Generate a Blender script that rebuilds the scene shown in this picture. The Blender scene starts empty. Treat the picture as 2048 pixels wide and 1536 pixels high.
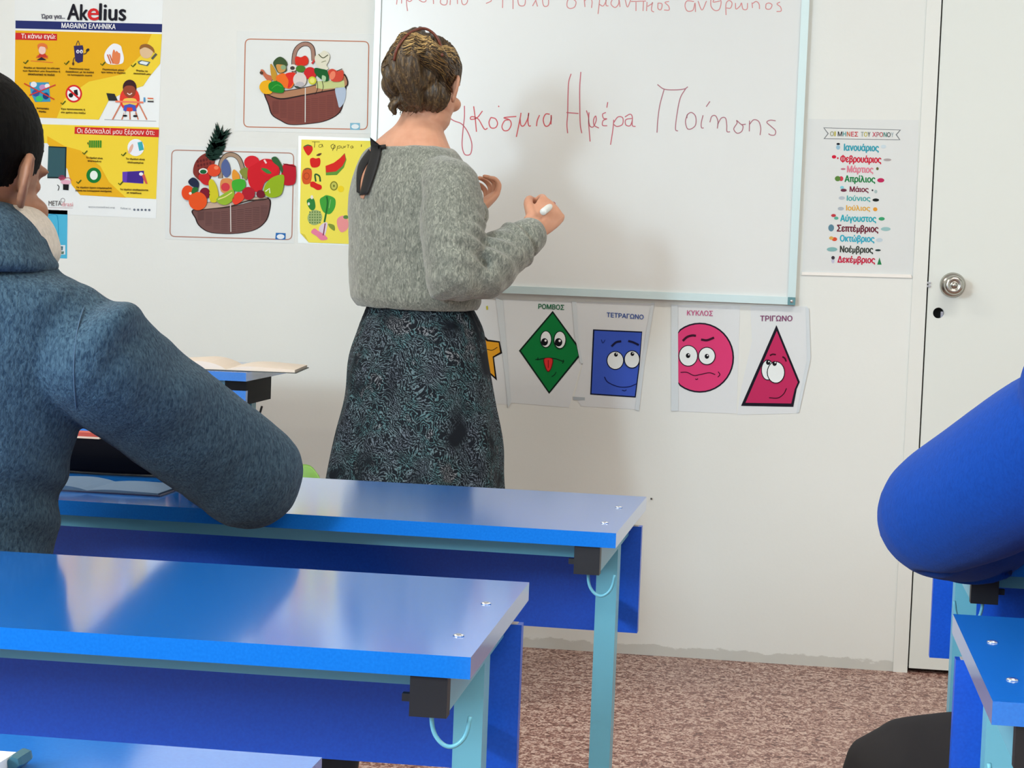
import bpy, bmesh, math, random
import numpy as np
from mathutils import Vector, Matrix, noise, geometry
from mathutils.bvhtree import BVHTree
random.seed(7)
C = bpy.context.scene.collection
PI = math.pi
# ------------------------------------------------------------------ camera
F_PX, YAW, PIT, ROL = 4000.0, 0.1404, 0.0630, 0.0382
H = 1.0766            # lens height above the floor
D = 5.449             # distance of the front wall
TOPZ = 0.722          # student desk height
_r = Vector((math.cos(YAW), math.sin(YAW), 0)); _f = Vector((-math.sin(YAW), math.cos(YAW), 0))
FW = _f*math.cos(PIT) + Vector((0, 0, -math.sin(PIT)))
_u = Vector((0, 0, math.cos(PIT))) + _f*math.sin(PIT)
RT = _r*math.cos(ROL) + _u*math.sin(ROL)
UP = -_r*math.sin(ROL) + _u*math.cos(ROL)
EYE = Vector((0, 0, H))
cam_d = bpy.data.cameras.new('camera'); cam = bpy.data.objects.new('camera', cam_d); C.objects.link(cam)
cam_d.sensor_width = 36; cam_d.lens = F_PX/2048*36; cam_d.clip_start = .05; cam_d.clip_end = 60
M = Matrix((RT, UP, -FW)).transposed().to_4x4(); M.translation = EYE; cam.matrix_world = M
bpy.context.scene.camera = cam
vs = bpy.context.scene.view_settings
vs.view_transform = 'Standard'; vs.look = 'None'; vs.gamma = 1; vs.use_curve_mapping = False; vs.exposure = 0.27
# world: pale overcast daylight
wd = bpy.data.worlds.new('daylight'); bpy.context.scene.world = wd; wd.use_nodes = True
wd.node_tree.nodes['Background'].inputs[0].default_value = (.75, .88, 1, 1)
wd.node_tree.nodes['Background'].inputs[1].default_value = .6
def area(name, loc, target, sx, sy, power, col):
    l = bpy.data.lights.new(name, 'AREA'); l.shape = 'RECTANGLE'; l.size = sx; l.size_y = sy; l.energy = power; l.color = col
    o = bpy.data.objects.new(name, l); C.objects.link(o); o.location = loc
    o.rotation_euler = (Vector(target)-Vector(loc)).to_track_quat('-Z', 'Y').to_euler(); return o
XL, XR, YB, ZC = -3.3, 2.9, -3.0, 2.85
area('daylight_window', (XL-.06, -.1, 1.85), (XL+1, .3, 1.80), 1.2, 1.5, 62, (.70, .88, 1))
area('daylight_window_rear', (XL-.06, -2.0, 2.15), (XL+1, 1.0, 2.0), .65, .85, 125, (.70, .88, 1))
LAMPS = [(-1.9, 3.7), (0.9, 3.7), (-1.9, 1.2), (0.9, 1.2), (-1.9, -1.3), (0.9, -1.3)]
for lx, ly in LAMPS:
    area('lamp_light', (lx, ly, ZC-.11), (lx, ly, 0), 1.2, .28, 21 if ly > 3 else (19 if ly > 0 else 30), (1, .93, .81))

# ------------------------------------------------------------------ helpers
def P(px, py, Y):            # photo pixel -> point on the vertical plane y = Y
    d = FW*F_PX + RT*(px-1024) - UP*(py-768)
    return EYE + d*(Y/d.y)
def PZ(px, py, z):           # photo pixel -> point on the level plane at height z
    d = FW*F_PX + RT*(px-1024) - UP*(py-768)
    return EYE + d*((z-H)/d.z)
def V(*a): return Vector(a)
def lin(c):
    out = []
    for v in c[:3]:
        v = v/255
        out.append(v/12.92 if v <= .04045 else ((v+.055)/1.055)**2.4)
    return (*out, 1)
_M = {}
def mat(col, rough=.6, metal=0, spec=.5, coat=0, name=None):
    key = (tuple(col), rough, metal, spec, coat)
    if key in _M: return _M[key]
    m = bpy.data.materials.new(name or 'paint'); m.use_nodes = True
    b = m.node_tree.nodes['Principled BSDF']
    b.inputs['Base Color'].default_value = lin(col); b.inputs['Roughness'].default_value = rough
    b.inputs['Metallic'].default_value = metal; b.inputs['Specular IOR Level'].default_value = spec
    b.inputs['Coat Weight'].default_value = coat; b.inputs['Coat Roughness'].default_value = .08
    m.diffuse_color = lin(col)
    _M[key] = m; return m
class NT:
    """tiny node builder"""
    def __init__(s, name, rough=.6, spec=.5):
        s.m = bpy.data.materials.new(name); s.m.use_nodes = True; s.t = s.m.node_tree
        s.b = s.t.nodes['Principled BSDF']; s.b.inputs['Roughness'].default_value = rough
        s.b.inputs['Specular IOR Level'].default_value = spec
        s.tc = s.t.nodes.new('ShaderNodeTexCoord')
    def n(s, typ, **kw):
        o = s.t.nodes.new('ShaderNode'+typ)
        for k, v in kw.items():
            if k in ('inp',):
                for a, b in v.items():
                    if isinstance(b, bpy.types.NodeSocket): s.t.links.new(b, o.inputs[a])
                    else: o.inputs[a].default_value = b
            else: setattr(o, k, v)
        return o
    def coord(s, scale=(1, 1, 1), src='Object', rot=(0, 0, 0)):
        return s.n('Mapping', inp={'Vector': s.tc.outputs[src], 'Scale': scale, 'Rotation': rot}).outputs[0]
    def noise(s, vec, scale, detail=3, rough=.5, dist=0):
        return s.n('TexNoise', inp={'Vector': vec, 'Scale': scale, 'Detail': detail, 'Roughness': rough, 'Distortion': dist}).outputs[0]
    def ramp(s, fac, stops, interp='LINEAR'):
        r = s.n('ValToRGB', inp={'Fac': fac}); r.color_ramp.interpolation = interp; e = r.color_ramp.elements
        while len(e) < len(stops): e.new(.5)
        for i, (p, c) in enumerate(stops): e[i].position = p; e[i].color = c if len(c) == 4 and c[3] == 1 and max(c) <= 1 else lin(c)
        return r.outputs[0]
    def mix(s, fac, a, b, mode='MIX'):
        return s.n('Mix', data_type='RGBA', blend_type=mode, inp={0: fac, 6: a, 7: b}).outputs[2]
    def bump(s, h, strength=.3, dist=.01):
        o = s.n('Bump', inp={'Height': h, 'Strength': strength, 'Distance': dist}).outputs[0]
        s.t.links.new(o, s.b.inputs['Normal'])
    def col(s, c): s.t.links.new(c, s.b.inputs['Base Color'])
def link(o, parent=None):
    C.objects.link(o)
    if parent is not None:
        o.parent = parent
    return o
def mesh_obj(name, bm, m, parent=None, smooth=False, bevel=0):
    me = bpy.data.meshes.new(name)
    if bevel:
        bmesh.ops.bevel(bm, geom=[e for e in bm.edges if len(e.link_faces) == 2 and e.calc_face_angle(0) > .6], offset=bevel, segments=2, affect='EDGES', profile=.6)
    bm.to_mesh(me); bm.free()
    if smooth:
        me.shade_smooth()
    for mm in (m if isinstance(m, list) else [m]): me.materials.append(mm)
    return link(bpy.data.objects.new(name, me), parent)
def empty(name, loc=(0, 0, 0), rz=0, parent=None):
    o = bpy.data.objects.new(name, None); o.location = loc; o.rotation_euler = (0, 0, rz); o.empty_display_size = .1
    return link(o, parent)
def tag(o, label=None, cat=None, group=None, kind=None):
    if label: o['label'] = label
    if cat: o['category'] = cat
    if group: o['group'] = group
    if kind: o['kind'] = kind
    return o
def box(bm, a, b):
    a = Vector(a); b = Vector(b)
    vsx = [bm.verts.new((x, y, z)) for z in (min(a.z, b.z), max(a.z, b.z)) for y in (min(a.y, b.y), max(a.y, b.y)) for x in (min(a.x, b.x), max(a.x, b.x))]
    for f in ((0, 2, 3, 1), (4, 5, 7, 6), (0, 1, 5, 4), (2, 6, 7, 3), (0, 4, 6, 2), (1, 3, 7, 5)): bm.faces.new([vsx[i] for i in f])
def boxes(name, lst, m, parent=None, bevel=0):
    bm = bmesh.new()
    for a, b in lst: box(bm, a, b)
    return mesh_obj(name, bm, m, parent, bevel=bevel)
def catmull(pts, sub=6, closed=False):
    pts = [Vector(p) for p in pts]; n = len(pts); out = []
    rng = range(n if closed else n-1)
    for i in rng:
        p0 = pts[(i-1) % n] if closed or i > 0 else pts[0]*2-pts[1]
        p1 = pts[i]; p2 = pts[(i+1) % n]
        p3 = pts[(i+2) % n] if closed or i+2 < n else p2*2-p1
        for k in range(sub):
            t = k/sub
            out.append(.5*((2*p1)+(p2-p0)*t+(2*p0-5*p1+4*p2-p3)*t*t+(3*p1-p0-3*p2+p3)*t**3))
    if not closed: out.append(pts[-1].copy())
    return out
def tube_bm(bm, pts, r, n=8, closed=False, caps=True):
    pts = [Vector(p) for p in pts]; rings = []; L = len(pts)
    t0 = (pts[1]-pts[0]).normalized(); a = t0.orthogonal().normalized()
    for i, p in enumerate(pts):
        t = ((pts[min(i+1, L-1)]-pts[max(i-1, 0)])).normalized()
        a = (a-t*a.dot(t)).normalized(); b = t.cross(a)
        rr = r[i] if isinstance(r, (list, tuple)) else r
        rings.append([bm.verts.new(p+(a*math.cos(2*PI*k/n)+b*math.sin(2*PI*k/n))*rr) for k in range(n)])
    for i in range(L-1):
        for k in range(n): bm.faces.new((rings[i][k], rings[i][(k+1) % n], rings[i+1][(k+1) % n], rings[i+1][k]))
    if caps:
        bm.faces.new(rings[0][::-1]); bm.faces.new(rings[-1])
def tube(name, pts, r, m, parent=None, n=8):
    bm = bmesh.new(); tube_bm(bm, pts, r, n); return mesh_obj(name, bm, m, parent, smooth=True)
def lathe_bm(bm, prof, org, axis, n=32):
    axis = Vector(axis).normalized(); a = axis.orthogonal().normalized(); b = axis.cross(a); rings = []
    for r, h in prof: rings.append([bm.verts.new(Vector(org)+axis*h+(a*math.cos(2*PI*k/n)+b*math.sin(2*PI*k/n))*max(r, 1e-4)) for k in range(n)])
    for i in range(len(rings)-1):
        for k in range(n): bm.faces.new((rings[i][k], rings[i][(k+1) % n], rings[i+1][(k+1) % n], rings[i+1][k]))
    bm.faces.new(rings[0][::-1]); bm.faces.new(rings[-1])

# ------------------------------------------------------------------ flat print drawn on sheets that hang on the front wall
def Wp(px, py, off=0.0): return P(px, py, D-off)
def flat(name, items, parent, thick=0.0):
    """items: (polygon in photo pixels, material, height off the wall) -> one mesh"""
    vs_, fs, mi, mats = [], [], [], []
    for poly, m, off in items:
        if m not in mats: mats.append(m)
        p3 = [Wp(x, y, off) for x, y in poly]
        p2 = [Vector((p.x, p.z, 0)) for p in p3]
        base = len(vs_); vs_ += p3
        ar = sum(p2[i].x*p2[(i+1) % len(p2)].y-p2[(i+1) % len(p2)].x*p2[i].y for i in range(len(p2)))
        for tri in geometry.tessellate_polygon([p2]):
            a, b, c = (p2[i] for i in tri)
            s = (b.x-a.x)*(c.y-a.y)-(c.x-a.x)*(b.y-a.y)
            if abs(s) < 1e-12: continue
            tri = list(tri) if s > 0 else list(tri)[::-1]
            fs.append([base+i for i in tri]); mi.append(mats.index(m))
        if thick:
            b2 = len(vs_); vs_ += [Vector((p.x, p.y+thick, p.z)) for p in p3]; n = len(p3)
            for i in range(n):
                j = (i+1) % n
                q = [base+i, b2+i, b2+j, base+j]
                fs.append(q if ar > 0 else q[::-1]); mi.append(mats.index(m))
    me = bpy.data.meshes.new(name); me.from_pydata(vs_, [], fs)
    for m in mats: me.materials.append(m)
    me.polygons.foreach_set('material_index', mi); me.update()
    return link(bpy.data.objects.new(name, me), parent)
def ribbon(pts, w):
    pts = [Vector((x, y)) for x, y in pts]; L = len(pts); a, b = [], []
    for i, p in enumerate(pts):
        t = pts[min(i+1, L-1)]-pts[max(i-1, 0)]
        if t.length < 1e-6: t = Vector((1, 0))
        t.normalize(); nn = Vector((-t.y, t.x))*w/2; a.append(p+nn); b.append(p-nn)
    return a, b
class Art:
    """collects flat printed shapes given in the coordinates of a zoomed crop"""
    def __init__(s, ox, oy, sc, base): s.ox, s.oy, s.sc, s.base, s.items, s.lv = ox, oy, sc, base, [], 0
    def c(s, pts): return [(s.ox+p[0]/s.sc, s.oy+p[1]/s.sc) for p in pts]
    def off(s, lv):
        return s.base+.00025*lv
    def poly(s, pts, col, lv=1, sm=False):
        if sm: pts = [(v.x, v.y) for v in catmull([(x, y, 0) for x, y in pts], 5, True)]
        s.items.append((s.c(pts), mat(col, .6, 0, .12), s.off(lv))); return s
    def ell(s, cx, cy, rx, ry, col, lv=1, rot=0, n=22):
        ca, sa = math.cos(math.radians(rot)), math.sin(math.radians(rot))
        s.poly([(cx+rx*math.cos(2*PI*i/n)*ca-ry*math.sin(2*PI*i/n)*sa, cy+rx*math.cos(2*PI*i/n)*sa+ry*math.sin(2*PI*i/n)*ca) for i in range(n)], col, lv); return s
    def ring(s, cx, cy, rx, ry, w, col, lv=1, n=28):
        pts = [(cx+rx*math.cos(2*PI*i/n), cy+ry*math.sin(2*PI*i/n)) for i in range(n+1)]; s.line(pts, w, col, lv, False); return s
    def line(s, pts, w, col, lv=1, sm=True):
        if sm and len(pts) > 2: pts = [(v.x, v.y) for v in catmull([(x, y, 0) for x, y in pts], 5)]
        a, b = ribbon(pts, w); m = mat(col, .6, 0, .12)
        for i in range(len(a)-1): s.items.append((s.c([a[i], a[i+1], b[i+1], b[i]]), m, s.off(lv)))
        return s
    def make(s, name, parent, label=None, thick=0):
        o = flat(name, s.items, parent, thick); s.items = []
        if label: o['label'] = label
        return o
def text_obj(name, txt, lb, rb, lt, col, parent, off, bold=0.0, label=None, sc=None, shear=0):
    """printed line: glyph box runs from lb (left bottom) to rb (right bottom) and up to lt; all photo pixels on the wall"""
    cu = bpy.data.curves.new('t', 'FONT'); cu.body = txt; cu.resolution_u = 3; cu.shear = shear; cu.fill_mode = 'NONE'
    to = bpy.data.objects.new('t', cu); C.objects.link(to)
    dg = bpy.context.evaluated_depsgraph_get(); m0 = bpy.data.meshes.new_from_object(to.evaluated_get(dg))
    bpy.data.objects.remove(to)
    nb = {}
    for e in m0.edges:
        a, b = e.vertices; nb.setdefault(a, []).append(b); nb.setdefault(b, []).append(a)
    seen = set(); loops = []
    for st in sorted(nb):
        if st in seen: continue
        lp_ = [st]; seen.add(st); cur = min(nb[st])
        while cur not in seen:
            lp_.append(cur); seen.add(cur); nx = [q for q in nb[cur] if q not in seen]
            if not nx: break
            cur = nx[0]
        if len(lp_) > 2: loops.append([Vector((m0.vertices[q].co.x, m0.vertices[q].co.y, 0)) for q in lp_])
    if not loops: return None
    pv = [p.to_2d() for L_ in loops for p in L_]; ed, b0 = [], 0
    for L_ in loops:
        ed += [(b0+q, b0+(q+1) % len(L_)) for q in range(len(L_))]; b0 += len(L_)
    ov, _e, of, *_x = geometry.delaunay_2d_cdt(pv, ed, [], 0, 1e-6)
    ov = np.array([(p.x, p.y) for p in ov]); of = np.array([f for f in of if len(f) == 3])
    e0 = np.array([tuple(pv[a]) for a, b in ed]); e1 = np.array([tuple(pv[b]) for a, b in ed])
    ce = ov[of].mean(1); wn = np.zeros(len(ce))
    for c0_ in range(0, len(ce), 512):           # keep the triangles with a non-zero winding number
        c = ce[c0_:c0_+512]; y = c[:, 1:2]; x = c[:, 0:1]
        up = (e0[:, 1] <= y) & (e1[:, 1] > y); dn = (e0[:, 1] > y) & (e1[:, 1] <= y)
        isl = (e1[:, 0]-e0[:, 0])*(y-e0[:, 1])-(x-e0[:, 0])*(e1[:, 1]-e0[:, 1])
        wn[c0_:c0_+512] = (up & (isl > 0)).sum(1)-(dn & (isl < 0)).sum(1)
    of = of[wn != 0]
    allp = [p for L_ in loops for p in L_]
    x0, x1 = min(p.x for p in allp), max(p.x for p in allp); y0, y1 = min(p.y for p in allp), max(p.y for p in allp)
    hp = math.hypot(lt[0]-lb[0], lt[1]-lb[1])/700; bb = bold/.012*.030*hp
    vv, ff, lay = [], [], 0
    for q, (dx, dz) in enumerate(((-1, 0), (1, 0), (0, -.7), (0, .7)) if bold > 0 else ((0, 0),)):
        base = len(vv)
        for px_, py_ in ov:
            u = (px_-x0)/max(x1-x0, 1e-6); w = (py_-y0)/max(y1-y0, 1e-6)
            vv.append(Wp(lb[0]+u*(rb[0]-lb[0])+w*(lt[0]-lb[0]), lb[1]+u*(rb[1]-lb[1])+w*(lt[1]-lb[1]), off)+Vector((dx*bb, -.00004*q, dz*bb)))
        for a, b, c in of.tolist():
            cr_ = (ov[b][0]-ov[a][0])*(ov[c][1]-ov[a][1])-(ov[b][1]-ov[a][1])*(ov[c][0]-ov[a][0])
            ff.append((base+a, base+b, base+c) if cr_ > 0 else (base+c, base+b, base+a))
    me = bpy.data.meshes.new(name); me.from_pydata(vv, [], ff); me.materials.append(mat(col, .6, 0, .12)); me.update()
    o = link(bpy.data.objects.new(name, me), parent)
    if label: o['label'] = label
    return o

# ------------------------------------------------------------------ shared procedural materials
def m_wall():
    k = NT('painted_wall', .55, .3); v = k.coord()
    n1 = k.noise(v, 1.3, 3); n2 = k.noise(v, 90, 2)
    base = k.ramp(n1, [(.3, lin((224, 226, 221))), (.7, lin((229, 231, 227)))])
    z = k.n('SeparateXYZ', inp={0: k.tc.outputs['Object']}).outputs[2]
    n3 = k.noise(k.coord((6, 6, 14)), 2.2, 5, .7)
    zz = k.n('Math', operation='MULTIPLY_ADD', inp={0: n3, 1: -.05, 2: z}).outputs[0]
    st = k.ramp(zz, [(-.026, (1, 1, 1, 1)), (-.006, (0, 0, 0, 1))])
    st = k.n('Math', operation='MULTIPLY', inp={0: st, 1: .3}).outputs[0]
    k.col(k.mix(st, base, lin((120, 112, 92)))); k.bump(n2, .06, .004); return k.m
def m_floor():
    k = NT('speckled_floor', .42, .4)
    a = k.noise(k.coord((1, .8, 1), rot=(0, 0, .3)), 85, 3, .65, .8); b = k.noise(k.coord(), 200, 2)
    c = k.noise(k.coord(), 26, 2)
    f = k.n('Math', operation='MULTIPLY_ADD', inp={0: b, 1: .5, 2: a}).outputs[0]
    f = k.n('Math', operation='MULTIPLY_ADD', inp={0: c, 1: .35, 2: f}).outputs[0]
    k.col(k.ramp(f, [(.70, lin((66, 34, 28))), (.83, lin((124, 82, 72))), (.95, lin((160, 120, 108))), (1.0, lin((205, 178, 165)))])); k.bump(a, .1, .002); return k.m
def m_blue():
    k = NT('blue_laminate', .13, .5); n = k.noise(k.coord((1, 1, 1)), 380, 2)
    k.col(k.ramp(n, [(.3, lin((20, 112, 208))), (.7, lin((26, 120, 216)))])); k.bump(n, .015, .0008)
    k.b.inputs['IOR'].default_value = 1.6; k.b.inputs['Coat Weight'].default_value = .7; k.b.inputs['Coat Roughness'].default_value = .1; return k.m
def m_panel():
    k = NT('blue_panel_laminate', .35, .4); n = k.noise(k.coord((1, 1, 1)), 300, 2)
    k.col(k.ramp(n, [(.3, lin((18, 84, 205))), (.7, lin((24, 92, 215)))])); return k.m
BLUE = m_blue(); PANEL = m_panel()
TEAL = mat((112, 186, 208), .32, 0, .5, 0, 'teal_enamel'); BLACK = mat((22, 24, 30), .45, name='black_plastic')
STEEL = mat((225, 228, 232), .2, 1, name='steel'); CHIP = mat((205, 196, 186), .8, name='board_core')
ALU = mat((206, 226, 228), .38, .35, .5, name='aluminium')
WALL = m_wall(); FLOOR = m_floor(); WHITE = mat((228, 230, 228), .5)

# ------------------------------------------------------------------ room
def struct(o): o['kind'] = 'structure'; return o
# door opening in the front wall
gapx = lambda py: P(1886.8-(1886.8-1816)*py/1351.7, py, D).x
DX = (gapx(200)+gapx(1200))/2            # hinge-free edge of the door leaf
FRX = DX-.042
struct(boxes('floor', [((XL-.1, YB-.1, -.1), (XR+.1, D+.6, 0))], FLOOR))
struct(boxes('ceiling', [((XL-.1, YB-.1, ZC), (XR+.1, D+.3, ZC+.1))], mat((236, 236, 232), .8)))
struct(boxes('wall_front', [((XL-.1, D, 0), (FRX, D+.12, ZC)), ((FRX, D, 2.06), (DX+.95, D+.12, ZC)), ((DX+.95, D, 0), (XR+.1, D+.12, ZC))], WALL))
struct(boxes('wall_right', [((XR, YB, 0), (XR+.1, D, ZC))], WALL))
struct(boxes('wall_back', [((XL, YB-.1, 0), (XR, YB, ZC))], WALL))
wz0, wz1 = 1.05, 2.65
struct(boxes('wall_left', [((XL-.1, YB, 0), (XL, D, wz0)), ((XL-.1, YB, wz1), (XL, D, ZC)), ((XL-.1, YB, wz0), (XL, -2.65, wz1)),
       ((XL-.1, -1.35, wz0), (XL, -.75, wz1)), ((XL-.1, .55, wz0), (XL, D, wz1))], WALL))
for i, y0 in enumerate((-.75, -2.65)):
    fr = boxes('window_%d' % (i+1), [((XL-.08, y0, wz0), (XL-.02, y0+.05, wz1)), ((XL-.08, y0+1.25, wz0), (XL-.02, y0+1.3, wz1)),
          ((XL-.08, y0+.05, wz0), (XL-.02, y0+1.25, wz0+.05)), ((XL-.08, y0+.05, wz1-.05), (XL-.02, y0+1.25, wz1))], mat((235, 235, 235), .4))
    struct(fr)
for lx, ly in LAMPS:
    t = empty('ceiling_light', (lx, ly, ZC)); tag(t, 'flat white ceiling light fixture, %s pair, %s side' % ({3.7: 'front', 1.2: 'middle', -1.3: 'rear'}[ly], 'window' if lx < 0 else 'door'), 'ceiling light', 'ceiling lights')
    boxes('housing', [((-.64, -.17, -.10), (.64, .17, 0))], mat((235, 235, 235), .5), t, .004)
# door frame and leaf
struct(boxes('trim_1', [((FRX, D-.006, 0), (DX-.004, D+.10, 2.06)), ((DX-.004, D-.006, 2.02), (DX+.95, D+.10, 2.06)), ((DX+.91, D-.006, 0), (DX+.95, D+.10, 2.02))], mat((226, 228, 223), .4), bevel=.0015))
struct(boxes('door_gap_blocker', [((DX-.3, D+.2, 0), (DX+1.2, D+.25, 2.3))], mat((20, 20, 20), .9)))  # unseen dark sheet added behind the door to keep its gaps black
bm = bmesh.new(); box(bm, (DX, D, .012), (DX+.905, D+.042, 2.015)); door = mesh_obj('door_1', bm, mat((222, 226, 221), .42), bevel=.002); struct(door)
hc = P(1877, 626, D)
bm = bmesh.new(); lathe_bm(bm, [(.0145, 0), (.0145, .06)], (hc.x, D-.01, hc.z), (0, 1, 0), 28); cut = mesh_obj('cut', bm, mat((15, 15, 15), .9))
md = door.modifiers.new('b', 'BOOLEAN'); md.object = cut; md.operation = 'DIFFERENCE'; md.solver = 'EXACT'
dg = bpy.context.evaluated_depsgraph_get(); nm = bpy.data.meshes.new_from_object(door.evaluated_get(dg)); door.modifiers.clear(); door.data = nm
bpy.data.objects.remove(cut)
boxes('lock_housing', [((hc.x-.02, D+.03, hc.z-.02), (hc.x+.02, D+.041, hc.z+.02))], mat((10, 12, 14), .8), door)
boxes('lock_bar', [((hc.x+.006, D+.006, hc.z-.013), (hc.x+.013, D+.02, hc.z+.004))], STEEL, door, .002)
kc = P(1905, 570, D)
bm = bmesh.new()
lathe_bm(bm, [(.033, 0), (.0335, .003), (.030, .008), (.024, .012), (.015, .016), (.013, .030), (.019, .036), (.0255, .046), (.0262, .056), (.022, .064), (.013, .0665), (.012, .064), (.0075, .064), (.007, .067), (.001, .0675)], (kc.x, D, kc.z), (0, -1, 0), 48)
kn = mesh_obj('door_knob', bm, mat((190, 188, 180), .22, 1), door, smooth=True)
lp = P(1858, 569, D); boxes('latch_bolt', [((DX-.010, D-.004, lp.z-.007), (DX+.006, D+.02, lp.z-.002)), ((DX-.010, D-.004, lp.z+.002), (DX+.006, D+.02, lp.z+.007))], STEEL, door)

# ------------------------------------------------------------------ student desks
DEP = .4275; LEN = 1.20
def make_desk(s):
    """local frame: origin on the floor under the aisle-side front corner; s=-1 runs to -x, s=+1 to +x; +y is away from the pupil"""
    t = empty('school_desk')
    X = lambda a: s*a
    boxes('tabletop', [((X(0), 0, TOPZ-.020), (X(LEN), DEP, TOPZ))], BLUE, t, .0018)
    pz1, pz0 = TOPZ-.0425, TOPZ-.2045
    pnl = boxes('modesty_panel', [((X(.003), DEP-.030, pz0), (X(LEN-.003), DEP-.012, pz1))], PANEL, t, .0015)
    boxes('raw_edge', [((X(.008), DEP-.0285, pz1), (X(LEN-.008), DEP-.0135, pz1+.0006))], CHIP, pnl)
    boxes('cross_rail', [((X(.055), .10, TOPZ-.050), (X(LEN-.055), .13, TOPZ-.0205))], TEAL, t, .001)
    for e in (0, 1):
        a0, a1 = (.022, .054) if e == 0 else (LEN-.054, LEN-.022)
        rl = boxes('side_rail', [((X(a0), .022, TOPZ-.056), (X(a1), DEP-.032, TOPZ-.0205))], TEAL, t, .001)
        boxes('end_cap', [((X(a0-.001), .006, TOPZ-.058), (X(a1+.001), .024, TOPZ-.0205))], BLACK, rl, .002)
        boxes('bolt_head', [((X(a0-.009 if s < 0 and e else a1), .012, TOPZ-.046), (X(a0 if s < 0 and e else a1+.009), .020, TOPZ-.039))], BLACK, rl, .001)
        boxes('leg', [((X(a0+.001), .26, .025), (X(a1-.001), .30, TOPZ-.056))], TEAL, t, .002)
        boxes('foot', [((X(a0), .01, 0), (X(a1), DEP-.01, .025))], TEAL, t, .002)
        bb = a1-.010 if e == 0 else a0+.002
        for zq in (pz0+.03, pz1-.05): boxes('panel_bracket', [((X(bb), .30, zq), (X(bb+.008), DEP-.03, zq+.025))], TEAL, t, .001)
        xm = (a0+a1)/2; zt = TOPZ-.058; dirx = -1 if e == 0 else 1
        hp = [(X(xm), .03, zt+.004), (X(xm), .03, zt-.008), (X(xm+dirx*.003), .03, zt-.020), (X(xm+dirx*.010), .03, zt-.0285), (X(xm+dirx*.018), .03, zt-.031), (X(xm+dirx*.026), .03, zt-.027), (X(xm+dirx*.032), .03, zt-.018), (X(xm+dirx*.035), .03, zt-.002)]
        tube('hook', catmull(hp, 4), .0021, TEAL, t)
        for yy in (.095, .275):
            bm = bmesh.new(); lathe_bm(bm, [(.0055, 0), (.005, .0012), (.003, .002), (.0012, .0016)], (X(xm+.012*(-1 if e == 0 else 1)), yy, TOPZ), (0, 0, 1), 14)
            mesh_obj('screw_head', bm, STEEL, t, smooth=True)
    return t
def dup(root, label=None, group=None):
    def cp(o, par):
        c = o.copy(); C.objects.link(c); c.parent = par
        for ch in list(o.children): cp(ch, c)
        return c
    r = cp(root, None)
    if label: r['label'] = label
    return r
S = .95
d1 = make_desk(-1); d1.location = (-.2333*S, 2.7327*S, 0); d1.rotation_euler.z = -.0175
tag(d1, 'blue school desk in the second row, the boy in the grey-blue hoodie leans on it', 'desk', 'blue school desks')
d2 = dup(d1, 'blue school desk directly behind the boy in the grey-blue hoodie'); d2.location = (-.2866*S, 1.8239*S, 0); d2.rotation_euler.z = .0129
d4 = dup(d1, 'blue school desk nearest the camera, only its far edge shows at bottom left')
d4.location = (-.3302*S, .9739*S, 0); d4.rotation_euler.z = .0044
d3 = make_desk(1); d3.location = (.1857*S, 1.7845*S, 0); d3.rotation_euler.z = .0021
tag(d3, 'blue school desk at bottom right with its left end toward the aisle', 'desk', 'blue school desks')
d5 = dup(d3, 'blue school desk by the door, under the elbow of the blue sweater')
pc = P(1860, 1315, 2.95)
d5.location = (pc.x-.003, 2.95-DEP+.03, 0); d5.rotation_euler.z = .0021


# ------------------------------------------------------------------ people
def ring_loft(bm, rings, n=24, sub=4, cap=True):
    """rings: (centre, half-axis a, half-axis b)"""
    Cc = catmull([r[0] for r in rings], sub); A = catmull([r[1] for r in rings], sub); B = catmull([r[2] for r in rings], sub)
    R = list(zip(Cc, A, B))
    if cap:
        def capr(r, nb):
            d = (r[0]-nb[0]).normalized(); h = min(r[1].length, r[2].length); o = []
            for k in (1, 2, 3):
                t = k*PI/2/3.3; o.append((r[0]+d*h*math.sin(t), r[1]*math.cos(t), r[2]*math.cos(t)))
            return o
        R = capr(R[0], R[1])[::-1]+R+capr(R[-1], R[-2])
    vv = [[bm.verts.new(c+a*math.cos(2*PI*k/n)+b*math.sin(2*PI*k/n)) for k in range(n)] for c, a, b in R]
    for i in range(len(vv)-1):
        for k in range(n): bm.faces.new((vv[i][k], vv[i][(k+1) % n], vv[i+1][(k+1) % n], vv[i+1][k]))
    bm.faces.new(vv[0][::-1]); bm.faces.new(vv[-1])
def limb(bm, pts, rad, n=18, sub=4):
    pts = [Vector(p) for p in pts]; L = len(pts); rings = []
    a = (pts[1]-pts[0]).orthogonal().normalized()
    for i, p in enumerate(pts):
        t = (pts[min(i+1, L-1)]-pts[max(i-1, 0)]).normalized(); a = (a-t*a.dot(t)).normalized(); b = t.cross(a)
        r = rad[i]; rings.append((p, a*r, b*r))
    ring_loft(bm, rings, n, sub)
def blob(bm, c, ax, ay, az, n=20):
    """ellipsoid given by three half-axis vectors"""
    c = Vector(c); vv = []
    for i in range(1, n//2):
        t = PI*i/(n//2); vv.append([bm.verts.new(c+az*math.cos(t)+(ax*math.cos(2*PI*k/n)+ay*math.sin(2*PI*k/n))*math.sin(t)) for k in range(n)])
    top = bm.verts.new(c+az); bot = bm.verts.new(c-az)
    for i in range(len(vv)-1):
        for k in range(n): bm.faces.new((vv[i][k], vv[i+1][k], vv[i+1][(k+1) % n], vv[i][(k+1) % n]))
    for k in range(n):
        bm.faces.new((top, vv[0][k], vv[0][(k+1) % n])); bm.faces.new((bot, vv[-1][(k+1) % n], vv[-1][k]))
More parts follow.
